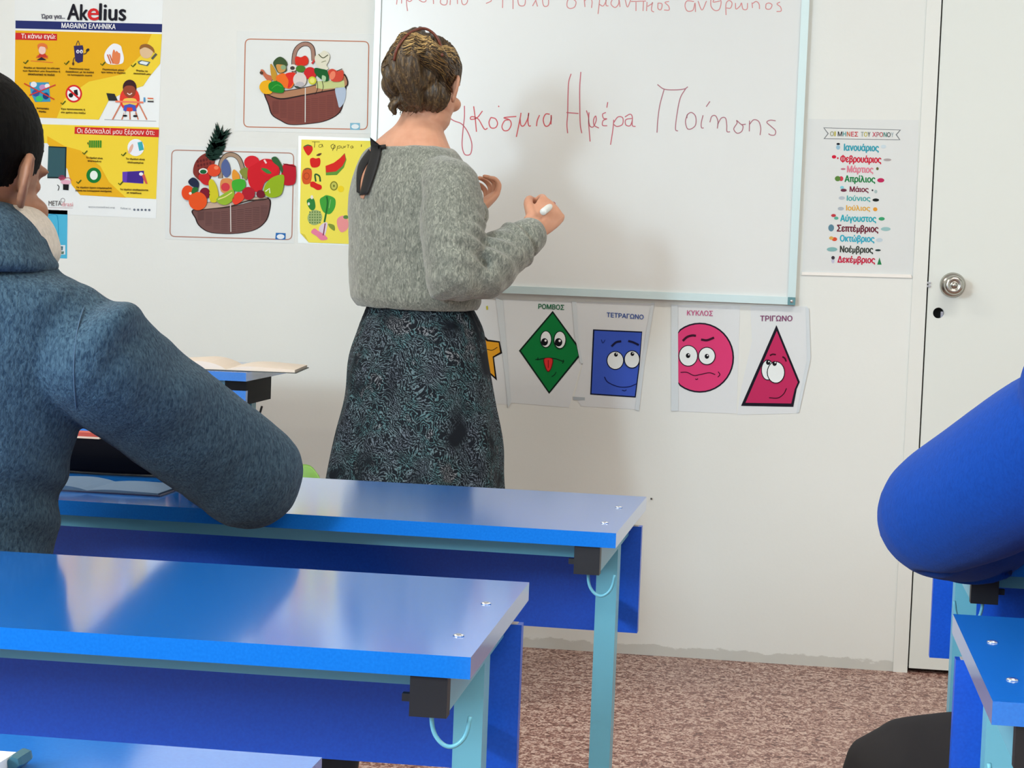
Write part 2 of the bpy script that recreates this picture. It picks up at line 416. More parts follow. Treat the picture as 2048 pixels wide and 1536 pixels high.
def organic(name, bm, m, parent, voxel=.005, smooth=4, disp=None):
    bmesh.ops.recalc_face_normals(bm, faces=bm.faces)
    me = bpy.data.meshes.new(name); bm.to_mesh(me); bm.free()
    o = bpy.data.objects.new(name, me); C.objects.link(o)
    r = o.modifiers.new('r', 'REMESH'); r.mode = 'VOXEL'; r.voxel_size = voxel; r.use_smooth_shade = True
    if smooth:
        q = o.modifiers.new('s', 'SMOOTH'); q.factor = .5; q.iterations = smooth
    dg = bpy.context.evaluated_depsgraph_get(); nm = bpy.data.meshes.new_from_object(o.evaluated_get(dg))
    o.modifiers.clear(); o.data = nm; nm.name = name
    if disp:
        pn = [(v.co.copy(), v.normal.copy()) for v in nm.vertices]; fl = []
        for co, n_ in pn: fl.extend(co+n_*disp(co, n_))
        nm.vertices.foreach_set('co', fl); nm.update()
    nm.shade_smooth()
    nm.materials.clear(); nm.materials.append(m); o.parent = parent
    return o
def bvh_of(o):
    me = o.data; me.calc_loop_triangles()
    return BVHTree.FromPolygons([v.co.copy() for v in me.vertices], [tuple(t.vertices) for t in me.loop_triangles])
def hit(bvh, px, py):
    d = (P(px, py, 1)-EYE).normalized(); h = bvh.ray_cast(EYE, d); return h[0], h[1]
def drape(name, bvh, left, right, m, parent, off=.002, rows=14, cols=5, wob=0):
    """thin cloth strip lying on a surface between two edge lines"""
    a = catmull([(x, y, 0) for x, y in left], 6); b = catmull([(x, y, 0) for x, y in right], 6)
    g = lambda c, t: c[min(int(t*(len(c)-1)), len(c)-2)].lerp(c[min(int(t*(len(c)-1)), len(c)-2)+1], t*(len(c)-1)-min(int(t*(len(c)-1)), len(c)-2))
    vv, ff, last = [], [], None
    for i in range(rows+1):
        for j in range(cols+1):
            p = g(a, i/rows).lerp(g(b, i/rows), j/cols); q, nn = hit(bvh, p.x, p.y)
            if q is None: q = last or P(p.x, p.y, 4.7); nn = -FW
            last = q; vv.append(q+(nn*.5-FW*.5)*(off+wob*math.sin(PI*j/cols)))
    for i in range(rows):
        for j in range(cols):
            k = i*(cols+1)+j; ff.append((k, k+1, k+cols+2, k+cols+1))
    me = bpy.data.meshes.new(name); me.from_pydata(vv, [], ff)
    me.shade_smooth()
    me.materials.append(m); o = link(bpy.data.objects.new(name, me), parent)
    so = o.modifiers.new('so', 'SOLIDIFY'); so.thickness = .0015; so.offset = 0
    return o
def frame_of(fwd, up=V(0, 0, 1)):
    y = fwd.normalized(); x = y.cross(up).normalized(); z = x.cross(y).normalized(); return x, y, z
def add_head(bm, o, fr, k=1.0):
    x, y, z = [v*k for v in fr]; L = lambda a, b, c: o+x*a+y*b+z*c
    E_ = lambda c, r: blob(bm, L(*c), x*r[0], y*r[1], z*r[2])
    E_((0, -.012, .030), (.074, .094, .090)); E_((0, .018, -.022), (.060, .068, .084)); E_((0, .014, -.064), (.055, .064, .049))
    E_((0, .058, -.094), (.024, .024, .020)); E_((0, .080, -.060), (.024, .014, .014)); E_((0, .089, -.052), (.022, .009, .006)); E_((0, .088, -.064), (.018, .009, .006))
    limb(bm, [L(0, .082, .018), L(0, .096, -.008), L(0, .104, -.026), L(0, .090, -.036)], [.007*k, .009*k, .012*k, .010*k], 12)
    for s in (-1, 1):
        E_((s*.012, .092, -.031), (.008, .010, .007)); E_((s*.038, .058, -.026), (.026, .024, .020))
        E_((s*.030, .070, .026), (.024, .010, .008)); E_((s*.031, .064, .006), (.017, .0115, .011))
        ex = L(s*.077, -.008, .0)
        blob(bm, L(s*.079, -.018, -.003), x*.005+y*.003*s, y*.014-x*.009*s+z*.003, z*.026-y*.004)
        limb(bm, [L(s*.074, -.004, -.008), L(s*.080, -.006, .020), L(s*.086, -.022, .026), L(s*.093, -.032, .016), L(s*.091, -.032, -.006), L(s*.079, -.020, -.026), L(s*.074, -.010, -.032)], [.004*k, .0045*k, .005*k, .005*k, .0045*k, .006*k, .005*k], 8)
def add_hand(bm, w, d, n, side=1, curl=(20, 25, 20), thumb=35, k=1.0, spread=4):
    """w wrist point, d towards the knuckles, n out of the palm, side=+1 when the thumb lies on d x n"""
    d = d.normalized(); n = (n-d*n.dot(d)).normalized(); lat = d.cross(n)*side
    rings = [(w+d*t*k, lat*a*k, n*b*k) for t, a, b in ((-.02, .024, .019), (.0, .025, .018), (.025, .032, .0165), (.055, .038, .0155), (.08, .040, .0135))]
    ring_loft(bm, rings, 16, 3)
    for i, (off, ln) in enumerate(((.029, .072), (.010, .080), (-.010, .074), (-.029, .058))):
        c = w+d*.083*k+lat*off*k; ang = 0; p = [c-d*.012*k, c]; ax = d.copy()
        sp = math.radians(spread*(1.5-i)); dd = (d*math.cos(sp)+lat*math.sin(sp)).normalized()
        for j, fr in enumerate((.45, .31, .24)):
            ang += math.radians(curl[j]); dirv = dd*math.cos(ang)+n*math.sin(ang); c = c+dirv*ln*fr*k; p.append(c.copy())
        limb(bm, p, [.0090*k, .0086*k, .0080*k, .0073*k, .0060*k], 10, 3)
    t0 = w+d*.020*k+lat*.026*k; a = math.radians(thumb)
    t1 = t0+(d*math.cos(a)+lat*math.sin(a)*.8+n*.35).normalized()*.040*k
    t2 = t1+(d*.9+lat*.05+n*.55).normalized()*.030*k; t3 = t2+(d*.8-lat*.35+n*.6).normalized()*.024*k
    limb(bm, [t0-d*.01*k, t0, t1, t2, t3], [.013*k, .014*k, .0115*k, .0100*k, .0075*k], 10, 3)
def m_skin(name, c1, c2, fade=None):
    k = NT(name, .5, .35); n = k.noise(k.coord(), 22, 3); n2 = k.noise(k.coord(), 500, 2)
    k.col(k.ramp(n, [(.3, lin(c1)), (.7, lin(c2))]))
    k.b.inputs['Subsurface Weight'].default_value = .12; k.b.inputs['Subsurface Radius'].default_value = (.01, .004, .002); k.b.inputs['Subsurface Scale'].default_value = .5
    k.bump(n2, .05, .0006); return k.m
def m_fleece(name, c1, c2, sc=260, st=.45, rough=.95):
    k = NT(name, rough, .15)
    v = k.coord((1, 1, .45), rot=(.2, .5, .1)); a = k.noise(v, sc, 3, .6, .6); b = k.noise(k.coord(), 7, 3)
    c = k.ramp(a, [(.34, lin(c1)), (.66, lin(c2))])
    c = k.mix(k.n('Math', operation='MULTIPLY', inp={0: b, 1: .35}).outputs[0], c, lin(tuple((p+q)/2*.86 for p, q in zip(c1, c2))))
    k.col(c); k.b.inputs['Sheen Weight'].default_value = .06; k.b.inputs['Sheen Roughness'].default_value = .6; k.bump(a, st, .003); return k.m
def m_hair(name, stops, sc=(60, 60, 8)):
    k = NT(name, .42, .5); a = k.noise(k.coord(sc), 3, 4, .6, .5); k.col(k.ramp(a, [(p, lin(c)) for p, c in stops])); k.bump(a, .5, .004); return k.m
def m_skirt():
    k = NT('patterned_skirt_cloth', .8, .2)
    v = k.coord((1, 1, 1)); big = k.noise(v, 9, 2, .5); warp = k.n('TexNoise', inp={'Vector': v, 'Scale': 14, 'Detail': 2}).outputs[1]
    wv = k.n('VectorMath', operation='MULTIPLY_ADD', inp={0: warp, 1: (.12, .12, .12), 2: v}).outputs[0]
    w = k.n('TexWave', wave_type='BANDS', bands_direction='DIAGONAL', inp={'Vector': wv, 'Scale': 58, 'Distortion': 7, 'Detail': 2, 'Detail Scale': 2.5}).outputs[1]
    brk = k.noise(v, 260, 2, .6)
    d = k.n('Math', operation='MULTIPLY', inp={0: w, 1: brk}).outputs[0]
    f = k.ramp(d, [(.30, (0, 0, 0, 1)), (.46, (1, 1, 1, 1))])
    bl = k.ramp(big, [(.38, (0, 0, 0, 1)), (.50, (1, 1, 1, 1))])
    f2 = k.n('Math', operation='MULTIPLY', inp={0: f, 1: bl}).outputs[0]
    hue = k.noise(v, 17, 2)
    c = k.ramp(hue, [(.35, lin((96, 106, 118))), (.5, lin((104, 124, 132))), (.60, lin((78, 116, 122))), (.68, lin((128, 132, 138)))])
    k.col(k.mix(f2, lin((17, 23, 31)), c)); k.bump(k.noise(v, 300, 2), .2, .001); return k.m
SKIN_W = m_skin('fair_skin', (206, 150, 122), (220, 166, 138))
SKIN_B = m_skin('brown_skin', (150, 104, 78), (168, 118, 90))
def m_cloth(name, c): return m_fleece(name, tuple(v*.9 for v in c), tuple(min(255, v*1.08) for v in c), 420, .12, .8)
def folds(co, sc, seed=0): return noise.noise(Vector((co.x*sc[0]+seed, co.y*sc[1], co.z*sc[2])))

# ---- the teacher
def build_teacher():
    t = empty('person', (P(835, 700, 4.80).x, 4.80, 0))
    tag(t, 'woman in fuzzy grey sweater and dark patterned skirt writing at the whiteboard', 'person')
    T = t.location.copy(); loc = lambda v: v-T
    th = math.radians(42); f = V(math.sin(th), math.cos(th), 0); s = V(math.cos(th), -math.sin(th), 0)
    Q = lambda px, py, Y: loc(P(px, py, Y))
    hd = Q(857, 178, 4.81); hf = V(math.sin(math.radians(14)), math.cos(math.radians(14)), -.12)
    fr = frame_of(hf)
    sh_r, el_r, wr_r = Q(898, 368, 4.67), Q(918, 554, 4.61), Q(1062, 470, 4.76)
    sh_l, el_l, wr_l = Q(750, 365, 4.93), Q(872, 510, 5.04), Q(946, 428, 5.03)
    bm = bmesh.new(); add_head(bm, hd, fr, .98)
    R = lambda px, py, Y, a, b: (Q(px, py, Y), s*a, f*b)
    ring_loft(bm, [R(850, 190, 4.815, .046, .052), R(846, 225, 4.808, .049, .052), R(838, 250, 4.80, .058, .056), R(829, 270, 4.80, .088, .066), R(821, 292, 4.80, .120, .076), R(821, 330, 4.80, .150, .088),
                   R(825, 420, 4.80, .15, .095), R(830, 540, 4.80, .125, .095), R(838, 640, 4.80, .15, .11), R(838, 720, 4.80, .15, .11)], 28)
    limb(bm, [sh_r+V(0, 0, -.02), el_r, wr_r, wr_r+(wr_r-el_r)*.08], [.038, .038, .026, .024]); limb(bm, [sh_l, el_l, wr_l], [.045, .036, .026])
    hand_d = (Q(1100, 428, 4.83)-wr_r)
    add_hand(bm, wr_r+hand_d*.25, hand_d+V(0, 0, .01), V(.25, .75, .55), 1, (52, 62, 45), 40, 1.06)
    add_hand(bm, wr_l, Q(980, 398, 5.08)-wr_l, V(-.3, .2, .9), -1, (35, 50, 40), 35, .95, 10)
    for q in (-1, 1):
        hip = Q(838, 720, 4.8)+s*.08*q; kn_ = Vector((hip.x, hip.y+.01, .46)); an = Vector((hip.x, hip.y, .09))
        limb(bm, [hip, kn_, Vector((hip.x, hip.y-.01, .30)), an], [.085, .055, .052, .036]); 
    body = organic('body', bm, SKIN_W, t, .0029, 2)
    for q in (-1, 1):
        b2 = bmesh.new(); blob(b2, hd+fr[0]*.031*q+fr[1]*.0665+fr[2]*.006, fr[0]*.011, fr[1]*.011, fr[2]*.011, 12); mesh_obj('eye', b2, mat((240, 240, 238), .2), body, True)
        hip = Q(838, 720, 4.8)+s*.08*q
        b3 = bmesh.new(); limb(b3, [Vector((hip.x, hip.y, .035))-f*.05, Vector((hip.x, hip.y, .04))+f*.05, Vector((hip.x, hip.y, .03))+f*.15], [.032, .036, .026]); blob(b3, Vector((hip.x, hip.y, .07)), s*.04, f*.045, V(0, 0, .06))
        for v in b3.verts: v.co.z = max(v.co.z, 0)
        organic('shoe', b3, mat((30, 28, 30), .5), t, .006, 2)
    # sweater
    bm = bmesh.new()
    ring_loft(bm, [R(820, 296, 4.80, .128, .084), R(820, 306, 4.80, .150, .094), R(820, 338, 4.80, .176, .108), R(821, 395, 4.80, .188, .126), R(823, 470, 4.80, .188, .134), R(826, 540, 4.80, .192, .140), R(830, 590, 4.80, .190, .144), R(833, 606, 4.80, .182, .140), R(834, 617, 4.80, .170, .132)], 40, 4, False)
    limb(bm, [sh_r-s*.065+V(0, .0, .026), sh_r, sh_r.lerp(el_r, .5)+V(0, -.008, 0), el_r+V(-.004, 0, -.008), el_r.lerp(wr_r, .28)+V(0, 0, -.014), el_r.lerp(wr_r, .62)+V(0, 0, -.006), wr_r-(wr_r-el_r)*.05], [.050, .068, .076, .072, .072, .061, .045], 24)
    limb(bm, [sh_l+s*.04, sh_l, sh_l.lerp(el_l, .5), el_l, el_l.lerp(wr_l, .5), wr_l], [.055, .064, .068, .060, .056, .042], 24)
    fdir = (wr_r-el_r).normalized()
    def dsp(co, n):
        d = .0045*folds(co, (9, 9, 13), 3)+.002*folds(co, (28, 28, 28), 9)
        r = (co-(el_r+V(.05, 0, .045))).length
        if r < .17:
            tt = (co-el_r).dot((fdir*.6+V(0, 0, .8)).normalized()); d += .0075*math.exp(-(r/.085)**2)*math.sin(tt*150+7*folds(co, (5, 5, 5)))
        q = (co-el_r).dot(fdir)-.185
        if abs(q) < .05 and (co-wr_r).length < .13: d += .006*math.exp(-(q/.009)**2)-.006*math.exp(-((q-.014)/.007)**2)
        return d
    k = NT('fuzzy_grey_knit', .95, .1); v1 = k.coord((1, 1, .35), rot=(.1, .6, .2)); a1 = k.noise(v1, 190, 4, .65, 1.2); a2 = k.noise(k.coord(), 9, 3)
    cc = k.ramp(a1, [(.32, lin((90, 94, 86))), (.5, lin((130, 134, 124))), (.68, lin((180, 182, 168)))])
    k.col(k.mix(k.n('Math', operation='MULTIPLY', inp={0: a2, 1: .4}).outputs[0], cc, lin((112, 118, 116)))); k.b.inputs['Sheen Weight'].default_value = .5; k.bump(a1, .42, .004)
    sw = organic('sweater', bm, k.m, t, .0045, 3, dsp)
    # skirt
    bm = bmesh.new()
    ring_loft(bm, [R(838, 596, 4.80, .135, .110), R(841, 625, 4.80, .155, .122), R(842, 660, 4.80, .172, .142), R(836, 720, 4.80, .192, .158), R(838, 800, 4.80, .202, .172), R(834, 880, 4.80, .222, .195), R(826, 960, 4.80, .235, .205),
                   (Q(826, 960, 4.8)+V(0, 0, -.15), s*.255, f*.225), (Q(826, 960, 4.8)+V(0, 0, -.26), s*.268, f*.238)], 48, 5, False)
    cen = Q(838, 800, 4.8)
    def dsk(co, n):
        a = math.atan2(co.y-cen.y, co.x-cen.x); w = max(0, min(1, (cen.z+.16-co.z)/.55)); top = max(0, 1-abs(co.z-(cen.z+.21))/.06)
        return .010*w*math.sin(a*9+1.5*noise.noise(V(a, co.z*2, 0)))+.006*w*math.sin(a*5+2)+.002*top*math.sin(a*40)
    organic('skirt', bm, m_skirt(), t, .006, 3, dsk)
    # hair
    x, y, z = fr; Lh = lambda a, b, c: hd+x*a+y*b+z*c
    bm = bmesh.new()
    blob(bm, Lh(0, -.018, .044), x*.080, y*.096, z*.084, 28); blob(bm, Lh(-.004, -.058, -.018), x*.052, y*.040, z*.050); blob(bm, Lh(.034, -.040, -.018), x*.038, y*.045, z*.046); blob(bm, Lh(.020, -.085, .022), x*.034, y*.026, z*.044); blob(bm, Lh(.0, -.055, .100), x*.046, y*.040, z*.026); blob(bm, Lh(-.034, -.040, -.018), x*.038, y*.045, z*.046)
    limb(bm, [Lh(.010, -.088, -.045), Lh(.002, -.112, -.008), Lh(-.004, -.122, .036), Lh(-.004, -.112, .078), Lh(-.002, -.080, .112)], [.020, .034, .042, .038, .022], 20)
    limb(bm, [Lh(-.052, -.050, -.030), Lh(-.050, -.088, -.004), Lh(-.040, -.108, .040), Lh(-.028, -.100, .085)], [.022, .030, .030, .018], 20)
    limb(bm, [Lh(.064, -.020, .020), Lh(.058, -.066, .040), Lh(.038, -.100, .066), Lh(.012, -.104, .098)], [.018, .028, .030, .018], 20)
    limb(bm, [Lh(-.040, -.075, -.040), Lh(-.050, -.085, -.062), Lh(-.046, -.080, -.078)], [.012, .010, .003], 10)
    def dh(co, n):
        v = co-hd; u = math.atan2(v.dot(x), -v.dot(y)); return .0030*math.sin(u*24+v.dot(z)*50+3*folds(co, (14, 14, 14)))+.0012*math.sin(u*60)
    k = NT('fair_brown_hair', .38, .5); a1 = k.noise(k.coord((9, 9, 3)), 24, 4, .6, 1.0); a2 = k.noise(k.coord(), 15, 2)
    cc = k.ramp(a1, [(.30, lin((34, 26, 18))), (.5, lin((78, 60, 38))), (.74, lin((150, 120, 74)))])
    k.col(k.mix(k.n('Math', operation='MULTIPLY', inp={0: a2, 1: .45}).outputs[0], cc, lin((38, 28, 18)))); k.bump(a1, .5, .003)
    hair = organic('hair', bm, k.m, t, .0035, 3, dh)
    bv = bvh_of(hair); cen_h = Lh(0, -.03, .03)
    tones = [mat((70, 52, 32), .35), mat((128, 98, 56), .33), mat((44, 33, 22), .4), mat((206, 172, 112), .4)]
    rnd = random.Random(4)
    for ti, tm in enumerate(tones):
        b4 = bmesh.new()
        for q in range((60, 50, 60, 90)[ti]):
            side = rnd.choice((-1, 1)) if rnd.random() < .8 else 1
            if ti == 3: z0 = rnd.uniform(.35, 1.1)  # golden strands only on top, standing in for warm light on the hair
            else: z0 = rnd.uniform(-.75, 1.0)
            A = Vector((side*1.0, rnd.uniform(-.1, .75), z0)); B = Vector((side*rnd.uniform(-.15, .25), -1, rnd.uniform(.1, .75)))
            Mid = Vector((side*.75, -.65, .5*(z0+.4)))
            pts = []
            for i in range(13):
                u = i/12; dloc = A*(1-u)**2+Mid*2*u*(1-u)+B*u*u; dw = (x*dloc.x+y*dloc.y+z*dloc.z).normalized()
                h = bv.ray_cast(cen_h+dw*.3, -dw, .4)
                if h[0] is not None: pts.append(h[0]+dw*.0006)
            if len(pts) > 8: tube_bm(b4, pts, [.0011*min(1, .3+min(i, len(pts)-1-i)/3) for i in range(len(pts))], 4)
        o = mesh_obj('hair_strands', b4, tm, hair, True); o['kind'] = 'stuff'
    b5 = bmesh.new()
    for q in range(26):
        st = Lh(rnd.uniform(-.055, .03), -.078, rnd.uniform(-.055, -.035)); e = st+x*rnd.uniform(-.03, .01)+z*rnd.uniform(-.035, -.012)-y*rnd.uniform(-.01, .014)
        tube_bm(b5, catmull([st, st.lerp(e, .5)+x*rnd.uniform(-.006, .006), e], 4), .0007, 4)
    mesh_obj('loose_strands', b5, tones[0], hair, True)['kind'] = 'stuff'
    cp = []
    for px, py in ((790, 122), (797, 96), (818, 70), (843, 58), (866, 66), (880, 88), (884, 112)):
        q, nn = hit(bvh_of(hair) if False else bv_world(hair, t), px, py)
        cp.append(loc(q)+nn*.003 if q is not None else Q(px, py, 4.74))
    tube('hair_clip', catmull(cp, 5), .0034, mat((112, 56, 40), .3), hair, 8)
    # open back slit with black ribbon
    wb = bv_world(sw, t)
    for nm_, lft, rgt, mm, of, wo in (('back_opening', [(738, 300), (722, 345), (722, 396)], [(752, 300), (742, 350), (728, 398)], SKIN_W, .0022, 0),
                                  ('ribbon', [(741, 276), (744, 310), (732, 350), (722, 392)], [(764, 277), (763, 310), (752, 350), (738, 390)], mat((20, 20, 22), .7), .008, .003),
                                  ('ribbon', [(740, 300), (722, 325), (716, 350), (716, 385)], [(748, 312), (731, 338), (723, 360), (721, 388)], mat((20, 20, 22), .7), .006, .002),
                                  ('ribbon', [(756, 292), (772, 291)], [(757, 300), (773, 297)], mat((20, 20, 22), .7), .006, .002)):
        o = drape(nm_, wb, lft, rgt, mm, None, of, 16, 5, wo)
        for v in o.data.vertices: v.co -= T
        o.parent = t
    return t, wr_r+T
def bv_world(o, t):
    me = o.data; me.calc_loop_triangles(); T = t.location
    return BVHTree.FromPolygons([v.co+T for v in me.vertices], [tuple(q.vertices) for q in me.loop_triangles])
teacher, wrist = build_teacher()
a_, b_ = P(1086, 424, 4.765), P(1113, 403, 4.89)
mk = empty('marker_pen', a_); tag(mk, 'white marker pen held in the hand of the woman at the whiteboard', 'marker')
dv = (b_-a_)
bm = bmesh.new(); lathe_bm(bm, [(.0070, 0), (.0085, .002), (.0085, .085), (.0075, .088)], (0, 0, 0), dv, 18); mesh_obj('barrel', bm, mat((232, 236, 232), .35), mk, True)
bm = bmesh.new(); lathe_bm(bm, [(.0065, 0), (.0055, .012), (.003, .018)], dv.normalized()*.088, dv, 14); mesh_obj('tip', bm, mat((170, 40, 40), .4), mk, True)

# ---- seated pupils
def seat(name, x, y, label, w=.38):
    t = empty(name, (x, y, 0)); tag(t, label, 'chair')
    boxes('seat', [((-w/2, -.17, .375), (w/2, .19, .395))], mat((150, 120, 85), .5), t, .006)
    for sx in (-1, 1):
        for sy in (-1, 1): boxes('leg', [((sx*(w/2-.03)-.011, sy*.15-.011, 0), (sx*(w/2-.03)+.011, sy*.15+.011, .375))], TEAL, t, .002)
    return t
def pupil(label, head_o, head_f, neck, sh, el, wr, hip, knee, foot, torso, hood, skin, top_mat, pant_mat, hair_mat, origin, sleeve, sdir, fdir_, disp=None):
    t = empty('person', origin); T = t.location.copy(); tag(t, label, 'person')
    L = lambda v: Vector(v)-T
    fr = frame_of(head_f); ho = L(head_o); x, y, z = fr
    bm = bmesh.new(); add_head(bm, ho, fr)
    nk = L(neck); limb(bm, [ho+z*-.03-y*.02, ho+z*-.10-y*.022, nk, nk+V(0, 0, -.08)], [.050, .054, .062, .09])
    ring_loft(bm, [(L(c), sdir*a*.84, fdir_*b*.76) for c, a, b in torso], 24)
    for i in (0, 1):
        limb(bm, [L(sh[i]), L(el[i]), L(wr[i])], [.046, .040, .027]); dd = L(wr[i])-L(el[i])
        add_hand(bm, L(wr[i]), V(dd.x, dd.y, 0 if abs(dd.z) < .1 else dd.z), V(0, .05, -1), -1 if i == 0 else 1, (14, 22, 18), 35)
        limb(bm, [L(hip[i]), L(knee[i]), L(foot[i])+V(0, 0, .08)], [.075, .05, .036])
    body = organic('body', bm, skin, t, .0042, 2)
    for q in (-1, 1):
        b2 = bmesh.new(); blob(b2, ho+x*.031*q+y*.0665+z*.006, x*.011, y*.011, z*.011, 12); mesh_obj('eye', b2, mat((236, 234, 230), .2), body, True)
    # short hair
    bm = bmesh.new(); blob(bm, ho-y*.026+z*.045-z*.0, (x*.083), y*.101-z*.012, z*.087+y*.014, 30); blob(bm, ho-y*.058-z*.022, x*.055, y*.042, z*.040)
    organic('hair', bm, hair_mat, t, .004, 4, lambda co, n: .0012*noise.noise(co*260))
    # top
    bm = bmesh.new(); ring_loft(bm, [(L(c), sdir*a, fdir_*b) for c, a, b in torso], 40)
    for i in (0, 1):
        r = sleeve[i]; a, b, c = L(sh[i]), L(el[i]), L(wr[i]); inn = (L(torso[1][0])-a).normalized()*.06
        limb(bm, [a+inn, a, a.lerp(b, .35), a.lerp(b, .7), b, b.lerp(c, .35), b.lerp(c, .8)], [r[0]*.85, r[0], r[1], r[2], r[3], r[4], r[5]], 26)
    top = organic('hoodie' if hood else 'sweatshirt', bm, top_mat, t, .0052, 4, disp)
    bm = bmesh.new()
    for i in (0, 1):
        limb(bm, [L(hip[i])+V(0, 0, .01), L(hip[i]).lerp(L(knee[i]), .5), L(knee[i]), L(knee[i]).lerp(L(foot[i]), .5), L(foot[i])+V(0, 0, .07)], [.095, .085, .070, .058, .05], 22)
    blob(bm, (L(hip[0])+L(hip[1]))/2+V(0, 0, .01), sdir*.17, fdir_*.12, V(0, 0, .085))
    organic('trousers', bm, pant_mat, t, .007, 4, lambda co, n: .004*noise.noise(co*14))
    for i in (0, 1):
        b3 = bmesh.new(); ft = L(foot[i]); limb(b3, [ft+V(0, 0, .04)-fdir_*.05, ft+V(0, 0, .045)+fdir_*.04, ft+V(0, 0, .03)+fdir_*.15], [.036, .042, .032])
        for v in b3.verts: v.co.z = max(v.co.z, 0)
        organic('shoe', b3, mat((120, 122, 126), .6), t, .008, 2)
    return t, top, body
FLE = m_fleece('grey_blue_fleece', (34, 56, 76), (78, 104, 120), 300, .6)
BLS = m_fleece('bright_blue_fleece', (3, 62, 150), (6, 70, 166), 340, .12)
HR = m_hair('black_hair', [(.3, (4, 4, 4)), (.7, (11, 9, 8))]); HR.node_tree.nodes['Principled BSDF'].inputs['Specular IOR Level'].default_value = .08; HR.node_tree.nodes['Principled BSDF'].inputs['Roughness'].default_value = .6; 
LB = P(-75, 600, 2.30)
sd = V(.985, -.17, 0); fd = V(.17, .985, 0)
el1 = P(500, 952, 2.545)
def disp1(co, n):
    w = co+V(LB.x, 2.3, 0); d = .0040*folds(w, (9, 9, 12), 5)+.0012*folds(w, (40, 40, 40), 1)
    c = P(230, 640, 2.25); r = (w-c).length
    d += .013*math.exp(-(r/.055)**2)*math.sin((w-c).dot(V(.8, 0, -.55))*85+1.2)
    c = P(380, 760, 2.33); r = (w-c).length
    d += .006*math.exp(-(r/.06)**2)*math.sin((w-c).dot(V(.75, 0, -.66))*80+.6)
    c = P(120, 1040, 2.3); r = (w-c).length
    d += .0045*math.exp(-(r/.09)**2)*math.sin(w.z*90+w.x*30+6*folds(w, (6, 6, 6)))
    return d
boy, boy_top, boy_body = pupil('boy in a grey-blue hoodie with short black hair leaning on the desk at left',
    P(-48, 360, 2.29), V(math.sin(math.radians(12)), math.cos(math.radians(12)), -.16), P(-66, 480, 2.27),
    [P(166, 700, 2.27), P(-330, 705, 2.33)], [el1, P(-480, 955, 2.545)], [P(418, 920, 2.79), P(-260, 920, 2.79)],
    [Vector((P(-20, 1100, 2.34).x, 2.34, .50)), Vector((P(-210, 1100, 2.34).x, 2.34, .50))], [Vector((-.66, 2.80, .50)), Vector((-.98, 2.80, .50))], [Vector((-.66, 2.78, 0)), Vector((-.98, 2.78, 0))],
    [(P(-60, 535, 2.28), .105, .080), (P(-62, 578, 2.28), .148, .098), (P(-76, 665, 2.29), .172, .115), (P(-92, 780, 2.30), .165, .122), (P(-100, 880, 2.31), .158, .122), (P(-105, 980, 2.32), .142, .118), (P(-108, 1060, 2.33), .140, .118), (P(-112, 1150, 2.34), .135, .115)],
    True, SKIN_B, FLE, mat((34, 36, 44), .85), HR, (LB.x, 2.30, 0), [(.073, .073, .073, .072, .060, .046)]*2, sd, fd, disp1)
T1 = boy.location.copy(); L1 = lambda v: v-T1
nc = P(-58, 478, 2.28)
# hood: fabric roll behind the neck, cream lining round its rim
bm = bmesh.new()
def hood_ring(rad, zoff, back, back2, n=26):
    o = []
    for i in range(n):
        a = 2*PI*i/n; o.append((nc+sd*math.cos(a)*rad+fd*math.sin(a)*(rad*.92)-fd*back+V(0, 0, zoff+back2*max(0, -math.sin(a))), a))
    return o
def torus(bm, path, rw, rh, nseg=16):
    n = len(path); vv = []
    for i, (p, a) in enumerate(path):
        out = (sd*math.cos(a)+fd*math.sin(a)); up_ = (V(0, 0, 1)+out*.35).normalized()
        w, h = rw(a), rh(a)
        vv.append([bm.verts.new(L1(p)+out*w*math.cos(2*PI*k/nseg)+up_*h*math.sin(2*PI*k/nseg)) for k in range(nseg)])
    for i in range(n):
        for k in range(nseg): bm.faces.new((vv[i][k], vv[(i+1) % n][k], vv[(i+1) % n][(k+1) % nseg], vv[i][(k+1) % nseg]))
bk = lambda a: max(0, -math.sin(a))
cd = V(-.39, .92, 0); cs = V(.92, .39, 0); hq = lambda px, py, off: L1(P(px, py, 2.28))+cd*off
ring_loft(bm, [(hq(-60, 399, -.018), cs*.030, cd*.040), (hq(-57, 404, -.018), cs*.048, cd*.052), (hq(-55, 438, -.020), cs*.071, cd*.070), (hq(-55, 470, -.022), cs*.083, cd*.080), (hq(-55, 500, -.024), cs*.091, cd*.088), (hq(-54, 524, -.024), cs*.100, cd*.094), (hq(-54, 540, -.02), cs*.094, cd*.090)], 32, 4, False)
hood = organic('hood', bm, FLE, boy, .0045, 3, lambda co, n: .0025*folds(co, (16, 16, 16), 2))
bm = bmesh.new()
ring_loft(bm, [(hq(-60, 404, .010), cs*.045, cd*.050), (hq(-55, 409, .014), cs*.071, cd*.070), (hq(-55, 422, .016), cs*.085, cd*.080), (hq(-55, 445, .016), cs*.096, cd*.086), (hq(-55, 472, .016), cs*.102, cd*.088), (hq(-55, 500, .014), cs*.105, cd*.088), (hq(-55, 524, .010), cs*.099, cd*.086)], 32, 4, False)
organic('hood_lining', bm, m_fleece('cream_lining', (205, 196, 182), (226, 216, 202), 300, .2), hood, .004, 3)
